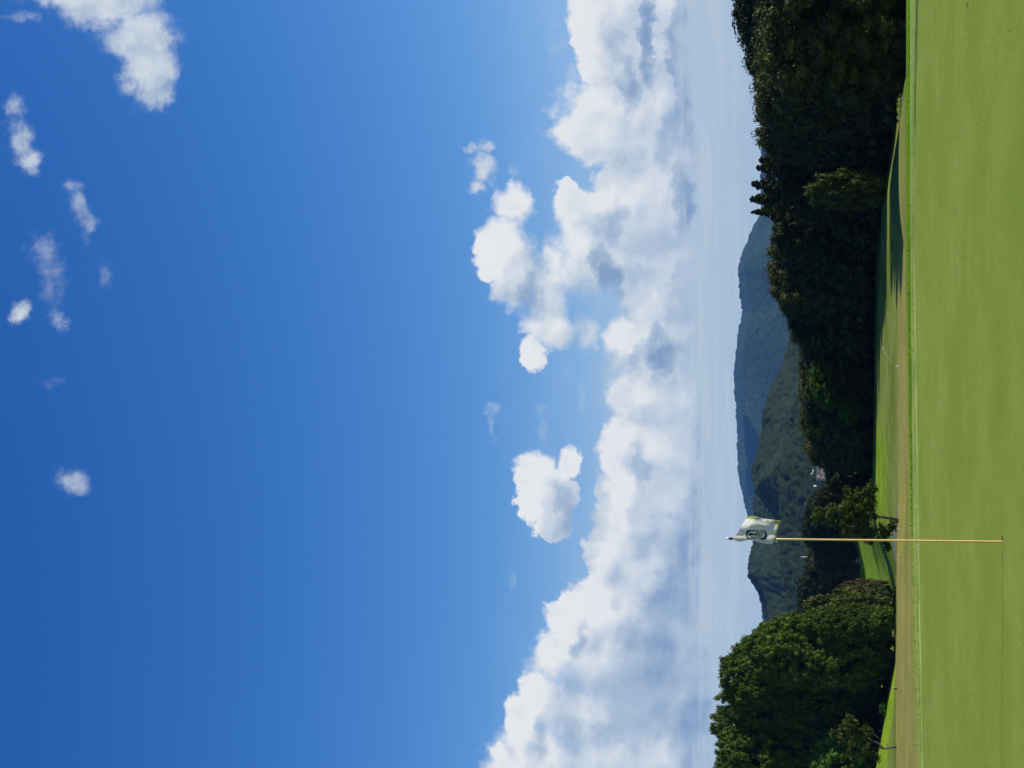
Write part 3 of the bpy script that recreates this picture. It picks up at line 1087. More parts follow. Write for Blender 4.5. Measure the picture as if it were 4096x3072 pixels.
def cloth(name, c, trans=0.35):
    m_, t, out = mat(name)
    d = t.node('ShaderNodeBsdfDiffuse')
    tr = t.node('ShaderNodeBsdfTranslucent')
    tc = t.node('ShaderNodeTexCoord')
    nn = t.noise(tc.outputs['Object'], 90.0, 3)
    cc = t.mix(t.rng(nn, 0.3, 0.7, 0, 0.15), c, (c[0] * .7, c[1] * .7, c[2] * .7, 1))
    t.l.new(cc, d.inputs[0])
    t.l.new(cc, tr.inputs[0])
    ms = t.node('ShaderNodeMixShader')
    ms.inputs[0].default_value = trans
    t.l.new(d.outputs[0], ms.inputs[1])
    t.l.new(tr.outputs[0], ms.inputs[2])
    t.l.new(ms.outputs[0], out.inputs[0])
    return m_


cl_white = cloth('white_cloth', (0.70, 0.70, 0.66, 1), 0.42)
parts = [('flag', 0, cl_white), ('border_band', 1, cloth('olive_border', (0.27, 0.28, 0.07, 1), .25)), 
         ('emblem', 3, cloth('navy_green_print', (0.008, 0.035, 0.055, 1), .1)), ('emblem_swoosh', 4, cloth('teal_print', (0.01, 0.09, 0.09, 1), .1)),
         ('lettering', 5, cloth('black_print', (0.010, 0.020, 0.025, 1), .1))]
flag_o = None
ol = parts[1][2]
gp = cloth('grey_print', (0.20, 0.22, 0.20, 1), .3)
parts += [('border_band', 6, ol), ('border_band', 7, ol)] + [('border_print', 10 + kb, gp) for kb in range(6)]
for nm, cd, m_ in parts:
    if not (code == cd).any():
        continue
    sel = np.where(code == cd)[0]
    f = FQ[sel]
    used, inv = np.unique(f, return_inverse=True)
    o = mesh_np(nm, FP.reshape(-1, 3)[used], inv.reshape(-1, 4), m_, smooth=True)
    if nm == 'flag':
        flag_o = o
        o.parent = stick
        o['label'] = 'white waving flag with a dark hourglass emblem reading TCC'
    else:
        o.parent = flag_o

# ------------------------------------------------------------------ hills, with the wood that covers them
hill_m, t, out = mat('wooded_hill')
g = t.node('ShaderNodeNewGeometry')
nn = t.noise(g.outputs['Position'], 0.035, 5, 0.6)
n9 = t.noise(g.outputs['Position'], 0.5, 4, 0.7)
vo = t.node('ShaderNodeTexVoronoi')
t.l.new(g.outputs['Position'], vo.inputs['Vector'])
vo.inputs['Scale'].default_value = 0.16
cv = t.mix(t.rng(nn, 0.35, 0.65), (0.007, 0.014, 0.005, 1), (0.018, 0.030, 0.009, 1))
cv = t.mix(0.18, cv, t.mix(1.0, cv, vo.outputs['Color'], 'MULTIPLY'))
cv = t.mix(t.rng(n9, 0.35, 0.7, 0, 0.5), cv, (0.02, 0.035, 0.01, 1))
principled(t, out, cv, 0.9, 0.1)


def domes(x, y, c, Hh, seed):
    r = np.random.default_rng(seed)
    tab = r.random((4, 256, 256))
    xi, yi = np.floor(x / c).astype(int), np.floor(y / c).astype(int)
    best = np.zeros(x.shape)
    for di in (-1, 0, 1):
        for dj in (-1, 0, 1):
            a, b_ = (xi + di) & 255, (yi + dj) & 255
            px = (xi + di + tab[0][a, b_]) * c
            py = (yi + dj + tab[1][a, b_]) * c
            R0 = c * (0.55 + 0.55 * tab[2][a, b_])
            d2 = ((x - px) ** 2 + (y - py) ** 2) / R0 ** 2
            hh = np.sqrt(np.maximum(0, 1 - d2)) * Hh * (0.55 + 0.7 * tab[3][a, b_])
            best = np.maximum(best, hh)
    return best


def hill(name, sky_pts, Y0, Yr, z0, Na, Nr, c, Hh, spur, seed, label, zfall=0.4, ax=0.36, power=1.25):
    a = np.linspace(-ax, ax, Na)
    sp = sorted([((1536 - p[0]) / F, p[1]) for p in sky_pts])
    # elevation tangent from the picture row (small azimuth effect included)
    aa, ee = [], []
    for s_, V_ in sp:
        d = ray(V_, 1536 - s_ * F)
        aa.append(d.x / d.y)
        ee.append(d.z / d.y)
    el = np.interp(a, aa, ee)
    zr = CAM_H + el * Yr - Hh * 0.9
    tt = np.concatenate([np.linspace(0, 1, Nr), 1 + np.linspace(0.02, 0.5, 16)])
    A, T = np.meshgrid(a, tt)
    Yv = Y0 + (Yr - Y0) * T
    X = A * Yv
    ZR = np.interp(A, a, zr)
    up = np.clip(T, 0, 1)
    Z = z0 + (ZR - z0) * (up ** power)
    wx_ = fbm(X / (spur * 6) + 9, Yv / (spur * 6), 2, seed + 7) * 1.6
    rid = 0.22 - np.abs(fbm(X / (spur * 3.4) + 5 + wx_, Yv / (spur * 9) + 2, 2, seed)) * 1.7 + 0.6 * fbm(X / (spur * 4) + 1, Yv / (spur * 6), 3, seed + 5)
    Z = Z + rid * spur * 1.5 * np.sin(np.pi * np.clip(T, 0, 1)) ** 0.8
    Z = Z - np.maximum(0, T - 1) * (ZR - z0) * zfall * 3
    base_ = mesh_np(name, np.stack([X[::4, ::4].ravel(), Yv[::4, ::4].ravel(), (Z[::4, ::4] - Hh * 0.6).ravel()], 1),
                    grid_faces(A[::4, ::4].shape), hill_m, smooth=True)
    tag(base_, kind='structure')
    Zc = Z + domes(X, Yv, c, Hh, seed) + 0.35 * domes(X + 3, Yv + 5, c * 1.6, Hh, seed + 8) + 0.5 * Hh * fbm(X / 3.0, Yv / 3.0, 2, seed + 3)
    can = mesh_np('hillside_forest', np.stack([X.ravel(), Yv.ravel(), Zc.ravel()], 1), grid_faces(A.shape), hill_m)
    tag(can, label, 'forest', kind='stuff')
    return Z


def grid_faces(shape):
    n_r, n_c = shape
    I_, J_ = np.meshgrid(np.arange(n_c - 1), np.arange(n_r - 1))
    q_ = (J_ * n_c + I_).ravel()
    return np.stack([q_, q_ + 1, q_ + n_c + 1, q_ + n_c], 1)


FARPTS = [(-600, 3120), (0, 3090), (400, 3075), (555, 3049), (631, 3047), (740, 3052), (850, 3045), (930, 3003), (1024, 2965), (1081, 2949), (1120, 2956), (1150, 2954), (1245, 2971), (1339, 2952), (1430, 2942), (1491, 2937), (1560, 2939), (1623, 2943), (1718, 2949), (1790, 2950), (1876, 2952), (1910, 2957), (1970, 2971), (2048, 2987), (2150, 3010), (2400, 3050), (3072, 3120), (3700, 3160)]
NEARPTS = [(-600, 3260), (900, 3250), (1300, 3215), (1453, 3192), (1548, 3142), (1623, 3110), (1718, 3104), (1800, 3070), (1863, 3034), (1950, 3020), (2034, 3014), (2100, 3012), (2174, 3009), (2220, 3000), (2250, 2997), (2300, 2997), (2330, 3012), (2363, 3034), (2439, 3053), (2534, 3066), (2700, 3090), (3072, 3130), (3700, 3170)]
hill('far_mountain', FARPTS, 3000, 5600, 0, 760, 190, 13.0, 7.0, 150, 51, 'hazy blue wooded mountain ridge farthest behind the golf course')
hill('near_hill', NEARPTS, 640, 1500, -3, 1000, 230, 4.4, 2.7, 42, 52, 'darker green wooded hill in front of the blue mountain')

# ------------------------------------------------------------------ trees of the place
ROW = 'trees of the dark wood along the right side of the fairway'
LEFT = 'tall clumpy trees of the left group'
MID = 'trees at the far end of the fairway'


def tree_px(kind, var, py, vtop, Y, w, label, cat='tree', group=None, trunk='big', lift=0.0, rz=None, z=None, name=None):
    top = at_y(vtop, py, Y)
    gz = hz_(top.x, Y) if z is None else z
    return place_tree(kind, var, (top.x, Y, gz - 0.05), top.z - gz, w, label, cat, group, rz, name, trunk, lift)


# left group (photo's lower edge is the world's left)
Lg = [
    ('cedar', 0, 2598, 2962, 165, 8.2, 'tall clumpy green tree at the right end of the left group, lowest of its tops'),
    ('cedar', 1, 2690, 2876, 170, 9.5, 'tall clumpy tree second from the right end of the left group'),
    ('cedar', 2, 2800, 2866, 172, 9.0, 'tall clumpy tree in the middle of the left group beside the highest tuft'),
    ('cedar', 0, 2892, 2840, 176, 8.0, 'tallest clumpy tree of the left group with a pointed tuft on top'),
    ('cedar', 1, 2985, 2862, 172, 8.5, 'tall clumpy tree left of the tallest one, behind the small leaning tree'),
    ('cedar', 2, 3085, 2826, 178, 9.5, 'tall clumpy tree cut by the left side of the view'),
    ('cedar', 0, 3230, 2815, 178, 10.0, 'tall clumpy tree just outside the left side of the view'),
]
for k, (kd, v_, py, vt, Y, w, lb) in enumerate(Lg):
    tree_px(kd, v_, py, vt, Y, w, lb, group=LEFT, rz=k * 1.3)
tree_px('cedar', 2, 2535, 3085, 166, 5.0, 'lower rounded tree leaning out at the right foot of the left group', group=LEFT)
tree_px('olive', 0, 2445, 3207, 170, 5.6, 'greyish green broad tree between the left group and the open fairway', group=None)
tree_px('cedar', 1, 2490, 3250, 162, 4.2, 'small dark green tree tucked under the left group', lift=0.2)
tree_px('olive', 1, 2398, 3360, 172, 3.8, 'low grey green tree reaching out over the far fairway')
tree_px('brown', 0, 2350, 3350, 180, 2.6, 'brownish dry bush behind the low grey green tree', 'bush', trunk=None)
tree_px('fresh', 0, 3045, 3240, 164, 7.0, 'fresh green leafy tree at the left side of the view below the tall trees', lift=0.6)
tree_px('fresh', 1, 2985, 3330, 166, 4.5, 'smaller fresh green tree beside the leaning garden tree', lift=0.6)
tree_px('bush', 0, 2838, 3512, 160, 1.7, 'tiny bright green bush at the dark foot of the left group', 'bush', trunk=None)
tree_px('shrub', 0, 2470, 3480, 160, 3.0, 'low green shrub at the right foot of the left group', 'shrub', trunk=None)
tree_px('shrub', 0, 2415, 3567, 98.5, 1.5, 'low dark shrub on the crest beside the cart path', 'shrub', trunk=None)
tree_px('shrub', 0, 2365, 3574, 98.5, 0.9, 'smallest dark shrub on the crest, right of the low dark shrub', 'shrub', trunk=None)

# middle: far dark trees
Md = [('dark', 0, 2066, 3218, 284, 10), ('dark', 1, 2112, 3206, 292, 10), ('broad', 0, 2190, 3222, 300, 10), ('spire', 1, 2240, 3216, 300, 5.5), ('spire', 1, 2268, 3208, 310, 6.5),
      ('dark', 0, 2310, 3212, 322, 10), ('dark', 1, 2370, 3186, 330, 11), ('dark', 0, 2430, 3184, 335, 11), ('dark', 1, 2500, 3190, 340, 12), ('dark', 0, 2590, 3186, 340, 12),
      ('dark', 1, 2220, 3262, 306, 10), ('dark', 0, 2340, 3262, 332, 10), ('dark', 1, 2040, 3226, 290, 8.0), ('dark', 0, 1985, 3264, 186, 3.6), ('broad', 1, 2155, 3240, 298, 9), ('dark', 1, 2285, 3270, 318, 9)]
Ml = ['round dark tree behind the small tree with the bare trunk', 'highest rounded tree behind the small tree with the bare trunk', 'leafy tree directly behind the flagstick below the flag',
      'shorter of two dark conifer spikes right of the flagless gap', 'taller pointed dark conifer spike beside the pale lamp post', 'dark tree left of the tall conifer spike',
      'broad black tree at the right of the far dark wood', 'broad black tree in the middle of the far dark wood', 'broad black tree of the far wood touching the left group',
      'far dark tree hidden mostly behind the left group', 'low dark tree filling the gap behind the flagstick', 'low dark tree under the far dark wood', 'dark tree on the slope left of the white houses',
      'low rounded tree just in front of the white houses', 'bushy tree between the flagstick and the small tree', 'low black tree between the conifer spikes and the far wood']
for (kd, v_, py, vt, Y, w), lb in zip(Md, Ml):
    tree_px(kd, v_, py, vt, Y, w * 1.15, lb, group=MID)

# right-hand wood: (kind, variant, picture row, top, distance, width)
Rw = [
    ('broad', 0, -330, 3000, 104, 11), ('broad', 1, -160, 2985, 100, 10), ('broad', 2, 20, 3030, 98, 9.5), ('broad', 0, 160, 3045, 100, 9.0), ('broad', 1, 290, 3058, 106, 7.5),
    ('broad', 2, 130, 3010, 111, 9), ('broad', 0, 230, 3040, 117, 9),
    ('dark', 0, -40, 2925, 150, 13), ('dark', 1, 80, 2950, 150, 11), ('dark', 0, 190, 2975, 148, 10), ('dark', 1, 270, 3010, 146, 9),
    ('broad', 2, 320, 3003, 132, 8.5), ('broad', 0, 385, 3015, 134, 8.0), ('broad', 1, 455, 3040, 136, 8.0), ('broad', 2, 515, 3012, 138, 6.0), ('dark', 1, 590, 3080, 142, 7.5),
    ('spire', 0, 640, 3034, 142, 8.5), ('spire', 0, 672, 3024, 144, 9), ('spire', 1, 738, 3003, 144, 10), ('spire', 0, 797, 2998, 146, 9), ('spire', 1, 849, 3002, 150, 6.5),
    ('dark', 0, 905, 3086, 152, 7.0), ('broad', 1, 975, 3080, 154, 7.5), ('broad', 2, 1050, 3062, 156, 7.5), ('broad', 0, 1120, 3075, 156, 7.0), ('broad', 1, 1185, 3110, 158, 7.0),
    ('dark', 1, 1250, 3142, 160, 7.5), ('broad', 2, 1320, 3178, 160, 7.5), ('broad', 0, 1400, 3192, 162, 7.5), ('broad', 1, 1480, 3194, 164, 7.5), ('broad', 2, 1560, 3192, 165, 7.5),
    ('broad', 0, 1640, 3196, 166, 7.0), ('broad', 1, 1705, 3222, 168, 6.5), ('broad', 2, 1762, 3210, 170, 6.5), ('broad', 0, 1806, 3232, 172, 3.9), ('dark', 1, 1900, 3297, 176, 4.4),
]
ordn = ['first', 'second', 'third', 'fourth', 'fifth', 'sixth', 'seventh', 'eighth', 'ninth', 'tenth']
Rl = ['leafy tree furthest outside the right side of the view', 'leafy tree just outside the right side of the view', 'large leafy tree with lit leaf tips at the right side of the view',
      'large leafy tree second from the right, with lit sprays', 'leafy tree third from the right, its left side black',
      'leafy tree standing just behind the two large leafy trees at the right', 'leafy tree in the second row, behind the third from the right', 
      'high dark tree behind the right corner, top of the wooded rise', 'second high dark tree on the wooded rise at the right', 'third high dark tree on the wooded rise, where its outline slopes down',
      'dark tree at the left end of the wooded rise', 'spiky topped broadleaf tree left of the wooded rise', 'broadleaf tree with a ragged top, second left of the wooded rise',
      'broadleaf tree before the dip in the skyline', 'broadleaf tree with a light feathery top beside the blue notch', 'low dark tree below the blue notch in the skyline',
      'first conifer left of the blue notch', 'second conifer left of the blue notch, thick and blunt', 'third conifer left of the blue notch, with a sharp tip',
      'fourth conifer left of the notch, broad with a sharp tip', 'slim last conifer standing alone against the mountain', 'dark low tree just left of the slim last conifer',
      'first broadleaf tree left of the conifers', 'tallest rounded tree left of the conifers below the mountain', 'rounded tree left of the tallest rounded one', 'rounded tree where the wood starts to slope down',
      'dark tree halfway down the sloping wood', 'broadleaf tree at the foot of the sloping treetops', 'broadleaf tree behind the right water jet', 'broadleaf tree straight behind the sprinkler',
      'broadleaf tree above the fresh green tree', 'broadleaf tree left of the fresh green trees', 'lower broadleaf tree before the last hump of the wood', 'last rounded hump of the wood on the right side',
      'broadleaf tree at the left end of the wood right of the houses', 'lowest dark tree at the very left end of the wood']
for k, ((kd, v_, py, vt, Y, w), lb) in enumerate(zip(Rw, Rl)):
    tree_px(kd, v_, py, vt, Y, w * 1.18, lb, group=ROW, rz=k * 2.1)
r_ = np.random.default_rng(900)  # dark leaf clumps added to hide sunlit gaps below the crowns
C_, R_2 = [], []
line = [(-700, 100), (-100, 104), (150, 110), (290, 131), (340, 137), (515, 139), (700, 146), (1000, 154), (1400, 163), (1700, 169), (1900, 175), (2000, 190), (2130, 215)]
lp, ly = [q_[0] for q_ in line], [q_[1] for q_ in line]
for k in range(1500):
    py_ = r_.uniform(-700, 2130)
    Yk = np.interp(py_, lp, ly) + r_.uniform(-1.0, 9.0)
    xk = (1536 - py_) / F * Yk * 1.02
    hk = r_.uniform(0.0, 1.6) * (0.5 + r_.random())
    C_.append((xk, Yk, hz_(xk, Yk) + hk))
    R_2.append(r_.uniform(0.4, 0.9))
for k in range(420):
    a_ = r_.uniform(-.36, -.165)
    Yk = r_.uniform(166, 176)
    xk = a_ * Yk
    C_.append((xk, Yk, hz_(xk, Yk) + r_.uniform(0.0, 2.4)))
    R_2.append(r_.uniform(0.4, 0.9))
V_, F_ = crown_arrays(C_, R_2, 34, 0.24, r_, up=0.3, flat=0.9, core=0.75, spread=0.4)
ug = mesh_np('shade_filler', V_, F_, LM['dark'])
tag(ug, 'dark leaf mass added to black out lit gaps at the foot of the woods on both sides of the fairway', 'shade_filler', kind='stuff')
tree_px('olive', 1, 765, 3214, 129, 3.2, 'olive green tree with lit leaves low in front of the conifers', lift=0.2, trunk=None)
tree_px('fresh', 0, 1510, 3235, 158, 4.6, 'fresh yellow green tree glowing in the dark wood behind the sprinkler', lift=4.2, trunk=None)
tree_px('fresh', 1, 1580, 3270, 158, 3.8, 'smaller fresh green tree left of the glowing one', lift=3.8, trunk=None)
tree_px('fresh', 0, 1640, 3350, 158, 3.0, 'lowest fresh green tree at the foot of the wood by a white stake', lift=1.6, trunk=None)


# two small garden trees with bare trunks, branches and open crowns
def garden_tree(base_px, trunk_px, crown_px, D, label, seed, m_leaf, nclump, cr, leaf=0.12):
    r = np.random.default_rng(seed)
    root_p = on_ground(*base_px)
    Y = root_p.y
    root = empty('garden_tree', root_p)
    tag(root, label, 'tree')

    def L(px, py, dy=0.0):
        p = at_y(px, py, Y + dy)
        return (p.x - root_p.x, p.y - root_p.y, p.z - root_p.z)
    mb = MB()
    for pl, rad in trunk_px:
        pts = [L(*p) for p in pl]
        mb.tube(pts, list(np.linspace(rad, rad * 0.45, len(pts))), 8)
    mb.build('trunk', BARK_PALE, root, smooth=True)
    C, Rr = [], []
    for (px, py, rx, ry) in crown_px:
        k = max(2, int(nclump * rx * ry / 3000))
        for _ in range(k):
            while True:
                u, v_, w = r.uniform(-1, 1, 3)
                if u * u + v_ * v_ + w * w < 1:
                    break
            C.append(L(px + rx * u, py + ry * v_, w * (rx + ry) / 2 * Y / F))
            Rr.append(cr * (0.6 + 0.8 * r.random()))
    V_, F_ = crown_arrays(C, Rr, 46, leaf, r, up=0.3, flat=0.8, core=0.55, spread=0.5)
    mesh_np('crown', V_, F_, m_leaf, root)


gt_leaf = leaf_mat('garden_tree_foliage', (0.030, 0.050, 0.006, 1), (0.085, 0.120, 0.018, 1), 0.25)
garden_tree((3595, 2082), [([(3600, 2081), (3560, 2073), (3520, 2068), (3480, 2062), (3440, 2050), (3400, 2050)], 0.09),
                           ([(3598, 2086), (3575, 2092), (3560, 2098)], 0.075), ([(3570, 2098), (3545, 2105), (3520, 2120)], 0.06), ([(3500, 2066), (3480, 2080), (3440, 2110), (3400, 2120)], 0.05),
                           ([(3540, 2150), (3520, 2120), (3470, 2090)], 0.04), ([(3545, 2072), (3538, 2062), (3530, 2058)], 0.025), ([(3440, 2050), (3380, 2020), (3330, 2030)], 0.05)],
            [(3350, 2060, 60, 60), (3420, 2040, 70, 60), (3300, 2050, 40, 40), (3400, 2100, 60, 50), (3470, 2050, 40, 60), (3470, 2000, 30, 45), (3400, 1975, 40, 25), (3520, 2115, 40, 30),
             (3560, 2110, 22, 22), (3480, 2150, 20, 30), (3530, 2170, 25, 25), (3560, 2190, 14, 14), (3460, 1960, 28, 16), (3500, 1955, 16, 12), (3480, 2130, 50, 30)],
            103, 'small sprawling tree with a thin forked bare trunk right of the flagstick', 61, gt_leaf, 19, 0.25)
garden_tree((3586, 2987), [([(3588, 2987), (3570, 2988), (3555, 2991), (3537, 2995), (3525, 2985), (3510, 2972), (3495, 2965), (3470, 2950)], 0.085),
                           ([(3557, 2990), (3548, 2980), (3540, 2973)], 0.03), ([(3537, 2995), (3522, 2992), (3512, 2990), (3490, 3000)], 0.05), ([(3525, 2968), (3512, 2950), (3490, 2935), (3470, 2925)], 0.035),
                           ([(3495, 2965), (3450, 2990), (3420, 2990)], 0.04)],
            [(3430, 2990, 60, 40), (3460, 2940, 40, 40), (3400, 2940, 50, 40), (3380, 2890, 45, 45), (3430, 2900, 35, 30), (3490, 3010, 24, 28), (3350, 2930, 30, 30), (3500, 3040, 16, 20)],
            103, 'small tree with a crooked pale trunk leaning at the left side', 62, LM['olive'], 12, 0.22)

# ------------------------------------------------------------------ cart path
pm = simple('grey_asphalt', (0.135, 0.132, 0.122), 0.9, 0.2, 0.1, 2.0)


def strip(name, pl, w, m_, dz=0.03):
    V_, F_ = [], []
    P_ = [Vector((p[0], p[1])) for p in pl]
    for i, p in enumerate(P_):
        t_ = (P_[min(i + 1, len(P_) - 1)] - P_[max(i - 1, 0)]).normalized()
        n_ = Vector((-t_.y, t_.x))
        for s in (-1, -.33, .33, 1):
            q_ = p + n_ * w / 2 * s
            V_.append((q_.x, q_.y, hz_(q_.x, q_.y) + dz))
    for i in range(len(P_) - 1):
        for k in range(3):
            a = i * 4 + k
            F_.append((a, a + 1, a + 5, a + 4))
    o = mesh_np(name, V_, F_, m_, smooth=True)
    tag(o, kind='structure')
    return o


def smooth_line(ctrl, n=60):
    c = np.array(ctrl, float)
    u = np.linspace(0, len(c) - 1, n)
    k = np.arange(len(c))
    return [(float(np.interp(a, k, c[:, 0])), float(np.interp(a, k, c[:, 1]))) for a in u]


strip('cart_path', smooth_line([(-60, 100), (-30, 100.5), (-22, 101), (-16, 102.5), (-12, 102.5), (-10, 104), (-10, 108), (-13, 118), (-18, 140), (-21, 160)], 100), 2.2, pm)
strip('far_path', smooth_line([(-26, 168), (-24, 165), (-20, 164), (-16, 168), (-10, 176), (2, 182)], 60), 2.4, pm)

# ------------------------------------------------------------------ stakes
stake_m = simple('weathered_white_paint', (0.62, 0.60, 0.50), 0.6, 0.3, 0.1)
stake_d = simple('grey_brown_wood', (0.13, 0.10, 0.08), 0.8, 0.2, 0.2)
STK = 'boundary stakes around the fairway'


def stake(px, py, hpx, label, w=0.05, foot=False, tilt=0.0):
    p = on_ground(px, py)
    h = hpx * p.y / F
    root = empty('stake', p)
    root.rotation_euler = (0, tilt, 0)
    tag(root, label, 'stake', STK)
    if foot:
        MB().box((0, 0, h * .38 - .05), (w * 1.6, w * 1.6, h * .76 + .1)).build('post', stake_d, root)
        MB().box((0, 0, h * .88), (w * 1.9, w * 1.9, h * .24)).build('cap', stake_m, root)
    else:
        MB().box((0, 0, h * .45 - .05), (w, w, h * .9 + .1)).build('post', stake_m, root)
        MB().lathe([(w * .72, 0), (w * .72, h * .06), (0.0005, h * .13)], (0, 0, h * .88), 8).build('cap', stake_m, root)


stake(3609, 513, 15, 'thin white stake on the lit swell behind the green at the right', 0.04)
stake(3614, 394, 9, 'short pale stake at the right end of the lit swell', 0.035)
stake(3604, 2047, 11, 'small stake just right of the small tree with the forked trunk', 0.04)
stake(3601, 2120.6, 8, 'white stake on the grey path between the small tree and the flagstick', 0.07)
stake(3598, 2221, 9, 'thick white stake beyond the path left of the flagstick', 0.08)
stake(3580, 2516, 11, 'white stake at the right foot of the tall left group', 0.06, tilt=0.1)
stake(3588, 2755, 14, 'stubby grey stake with a pale cap on the slope below the tall trees', 0.06, True, 0.06)
stake(3524, 2924, 10, 'pale leaning stake at the dark edge of the left trees', 0.08, tilt=-0.15)
stake(3478, 1630, 16, 'thin white stake at the foot of the dark wood by the fresh green tree', 0.05)

# ------------------------------------------------------------------ sprinklers
water, t, out = mat('spray_water')
tc = t.node('ShaderNodeTexCoord')
nw = t.noise(tc.outputs['Object'], 3.0, 5, 0.7)
df = t.node('ShaderNodeBsdfDiffuse')
df.inputs[0].default_value = (0.8, 0.85, 0.88, 1)
tp = t.node('ShaderNodeBsdfTransparent')
ms = t.node('ShaderNodeMixShader')
t.l.new(t.rng(nw, 0.25, 0.75, 0.01, 0.13), ms.inputs[0])
t.l.new(tp.outputs[0], ms.inputs[1])
t.l.new(df.outputs[0], ms.inputs[2])
t.l.new(ms.outputs[0], out.inputs[0])
metal = simple('grey_metal', (0.45, 0.46, 0.47), 0.35, 0.5)
sp = on_ground(3592, 1466)
root = empty('sprinkler', sp)
tag(root, 'lawn sprinkler throwing two thin water jets in a wide V over the dry fairway', 'sprinkler')
Ys = sp.y


def LS(px, py, dy=0):
    p = at_y(px, py, Ys + dy) - sp
    return (p.x, p.y, p.z)


MB().lathe([(0.07, -0.05), (0.07, 0.03), (0.045, 0.06), (0.03, 0.12), (0.03, 0.2), (0.0005, 0.2)], (0, 0, 0), 12).build('riser', metal, root, smooth=True)
MB().tube([(-.06, 0, .2), (0, 0, .22), (.06, 0, .27)], .02, 8).build('nozzle', black, root, smooth=True)
MB().tube([LS(3579, 1468), LS(3566, 1483, .3), LS(3550, 1510, .8), LS(3541, 1535, 1.2), LS(3538, 1547, 1.4)], [.010, .014, .02, .035, .06], 8).build('water_jet', water, root, smooth=True)
MB().tube([LS(3579, 1466), LS(3566, 1450, .3), LS(3552, 1432, .8), LS(3540, 1412, 1.2), LS(3532, 1392, 1.5)], [.010, .014, .022, .04, .10], 8).build('water_jet', water, root, smooth=True)
sp2 = on_ground(3457, 2270, 100, 420)
root = empty('sprinkler', sp2)
tag(root, 'far sprinkler fanning pale water against the dark trees left of the flagstick', 'sprinkler')
MB().lathe([(0.1, -0.05), (0.06, 0.1), (0.04, 0.4), (0.0005, 0.4)], (0, 0, 0), 10).build('riser', metal, root, smooth=True)
q1 = at_y(3428, 2236, sp2.y) - sp2
q2 = at_y(3440, 2248, sp2.y) - sp2
MB().tube([(0, 0, .4), tuple(q2 * 0.98), tuple(q1)], [.03, .22, .7], 10).build('water_jet', water, root, smooth=True)

# pale post against the dark hill
pp = at_y(3204, 2228, 330)
gz = hz_(pp.x, 330)
root = empty('lamp_post', (pp.x, 330, gz))
tag(root, 'pale lamp post standing above the far dark trees beside the conifer spike', 'lamp post')
hh_ = pp.z - gz
MB().tube([(0, 0, -.2), (0, 0, hh_ * .6), (0.02, 0, hh_)], [.14, .12, .09], 8).build('pole', metal, root, smooth=True)
MB().box((-0.1, 0, hh_ + .05), (.42, .3, .16)).build('pole_head', metal, root)

# ------------------------------------------------------------------ houses on the far slope
wallg = simple('grey_render', (0.36, 0.35, 0.33), 0.8, 0.2, 0.1, 0.8)
wallw = simple('white_render', (0.80, 0.80, 0.78), 0.7, 0.3, 0.03, 0.8)
roofd = simple('slate_roof', (0.09, 0.10, 0.12), 0.6, 0.3, 0.15, 1.5)
roofr = simple('red_roof', (0.26, 0.045, 0.04), 0.6, 0.3, 0.15, 1.5)
glass = simple('window_glass', (0.04, 0.05, 0.06), 0.15, 0.8)
HYD = 600.0


def house(v0, v1, ya, yb, D, wall_m, roof_m, label, name='house', nwin=3, flat=True, dep=6.0, flr=None, cat='house'):
    """v0 roof row, v1 foot row, ya..yb right to left rows in the picture"""
    a = at_y(v1, ya, D)
    b_ = at_y(v1, yb, D)
    tp_ = at_y(v0, ya, D)
    w = abs(a.x - b_.x)
    cx_ = (a.x + b_.x) / 2
    h = tp_.z - a.z
    root = empty(name, (cx_, D + dep / 2, a.z))
    tag(root, label, cat)
    g_ = hz_(cx_, D)
    MB().box((0, 0, (h + (g_ - a.z)) / 2), (w, dep, h - (g_ - a.z))).build('wall', wall_m, root)
    if flat:
        MB().box((0, 0, h + .14), (w + .5, dep + .5, .28)).build('roof', roof_m, root)
    else:
        mb = MB()
        e = .3
        mb.v = [(-w / 2 - e, -dep / 2 - e, h), (w / 2 + e, -dep / 2 - e, h), (w / 2 + e, dep / 2 + e, h), (-w / 2 - e, dep / 2 + e, h), (-w / 2 - e, 0, h + w * .16 + .5), (w / 2 + e, 0, h + w * .16 + .5)]
        mb.f = [(0, 1, 5, 4), (2, 3, 4, 5), (0, 4, 3), (1, 2, 5), (0, 3, 2, 1)]
        mb.build('roof', roof_m, root)
    for k in range(nwin):
        wx = -w / 2 + w * (k + .5) / nwin
        fr = MB().box((wx, -dep / 2 - .03, h * .58), (w / nwin * .5, .06, h * .36)).build('window', glass, root)
        MB().box((wx, -dep / 2 - .075, h * .38), (w / nwin * .6, .12, .08)).build('sill', wallw, fr)
    return root


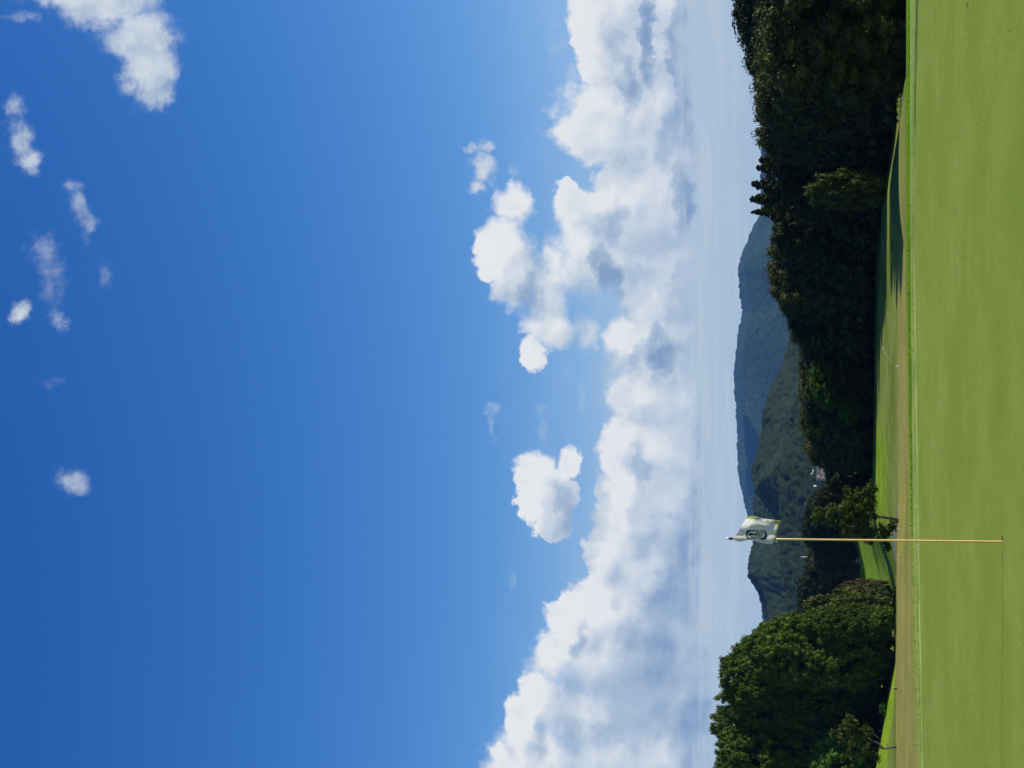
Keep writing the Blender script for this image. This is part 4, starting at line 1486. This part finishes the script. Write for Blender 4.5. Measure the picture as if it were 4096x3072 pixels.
house(3267, 3290, 1866, 1905, HYD, wallg, roofd, 'long grey house with a flat roof at the foot of the far hill', nwin=4)
house(3271, 3284, 1905.5, 1913, HYD - 4, wallw, wallw, 'bright white box-like house between the grey house and the red roof', nwin=1, dep=2)
house(3270, 3282, 1914, 1922, HYD - 3, wallg, wallg, 'small pale grey house with one window left of the white one', nwin=1, dep=3)
house(3285, 3291, 1893, 1909, HYD - 10, wallw, roofr, 'low building with a red roof in front of the grey house', nwin=2, flat=False, dep=3)
house(3289, 3298, 1879, 1892, HYD - 12, wallw, wallw, 'low pale wall-like shed right of the red roof', name='shed', nwin=1, dep=3, cat='shed')
house(3268, 3285, 1922.5, 1940, HYD + 3, roofd, roofd, 'dark grey building between the small grey house and the white tank', name='house', nwin=2)
for (vx, vy, s, lb) in ((3252, 1882.5, .38, 'round white ball on a post above the grey house, rightmost of three'), (3252.5, 1888.5, .36, 'round white ball on a post above the grey house, middle of three'), (3247, 1895, .4, 'pale ball on a post above the grey house, leftmost of three')):
    p = at_y(vx, vy, HYD + 8)
    g_ = hz_(p.x, HYD + 8)
    root = empty('ball_post', (p.x, p.y, g_))  # white balls on dark posts, stand-ins for unidentified white dots
    tag(root, lb, 'street lamp', 'white balls above the grey house')
    MB().tube([(0, 0, 0), (0, 0, p.z - g_)], .08, 6).build('pole', roofd, root)
    MB().lathe([(0.001, -s * .8), (s * .8, -s * .4), (s, 0), (s * .8, s * .4), (0.001, s * .8)], (0, 0, p.z - g_), 12).build('pole_head', wallw, root, smooth=True)
p = at_y(3268, 1945, HYD - 2)
g_ = hz_(p.x, HYD - 2)
root = empty('water_tank', (p.x, p.y, g_))
tag(root, 'oval white tank on a dark stand left of the houses', 'tank')
zt = p.z - g_
MB().box((0, 0, zt / 2 + .1), (.7, .7, zt + .2)).build('stand', roofd, root)
MB().lathe([(0.001, 0), (.3, .05), (.42, .4), (.38, .8), (.2, 1.1), (.001, 1.18)], (0, 0, zt + .15), 14).build('tank_body', wallw, root, smooth=True)

# ------------------------------------------------------------------ litter on the green
lf = simple('dead_leaf', (0.03, 0.022, 0.012), 0.7, 0.3, 0.2, 40)


def fallen(px, py, s, label, m_=lf, name='fallen_leaf', cat='leaf'):
    p = at_z(px, py, 0.0)
    p.z = float(zg(np.array([p.x]), np.array([p.y]))[0]) + 0.004
    r = random.Random(int(px))
    V_ = []
    n_ = 10
    for k in range(n_):
        th = 2 * math.pi * k / n_
        rr = s * (1 + 0.25 * math.cos(2 * th)) * r.uniform(.8, 1.1)
        V_.append((rr * math.cos(th) * .6, rr * math.sin(th) * 1.1, 0.35 * s * abs(math.cos(th)) * r.uniform(.5, 1.2)))
    V_.append((0, 0, 0.1 * s))
    F_ = [(k, (k + 1) % n_, n_) for k in range(n_)]
    V_ += [(v_[0], v_[1], v_[2] + .0015) for v_ in V_]
    F_ += [((k + 1) % n_ + n_ + 1, k + n_ + 1, 2 * n_ + 1) for k in range(n_)] + [(k, (k + 1) % n_, (k + 1) % n_ + n_ + 1, k + n_ + 1) for k in range(n_)]
    o = mesh_np(name, V_, F_, m_, loc=p)
    o.rotation_euler[2] = r.uniform(0, 6)
    tag(o, label, cat)


fallen(3880, 16, .030, 'curled dark leaf lying on the green at the far right side')
fallen(3664, 487, .020, 'tiny dark leaf at the far edge of the green near the collar')
fallen(3779, 1797, .018, 'small dark leaf lying alone in the middle of the green')
fallen(4009, 2219, .008, 'tiny dark crumb beside the flagstick shadow', name='soil_crumb', cat='crumb')
fallen(4041, 120, .010, 'dark crumb near the right side of the green', name='soil_crumb', cat='crumb')
fallen(4082, 2575, .008, 'tiny white petal on the green left of the hole', white, 'petal', 'petal')

# ------------------------------------------------------------------ air
hm, t, out = mat('haze_air')
pv = t.node('ShaderNodeVolumePrincipled')
pv.inputs['Color'].default_value = (0.16, 0.46, 1.0, 1)
pv.inputs['Density'].default_value = 0.00005
pv.inputs['Anisotropy'].default_value = 0.0
t.l.new(pv.outputs[0], out.inputs['Volume'])
hb = MB().box((0, 3300, 220), (15000, 10600, 470)).build('haze', hm)
tag(hb, 'thin blue haze in the air between the green and the mountain', 'haze', kind='stuff')
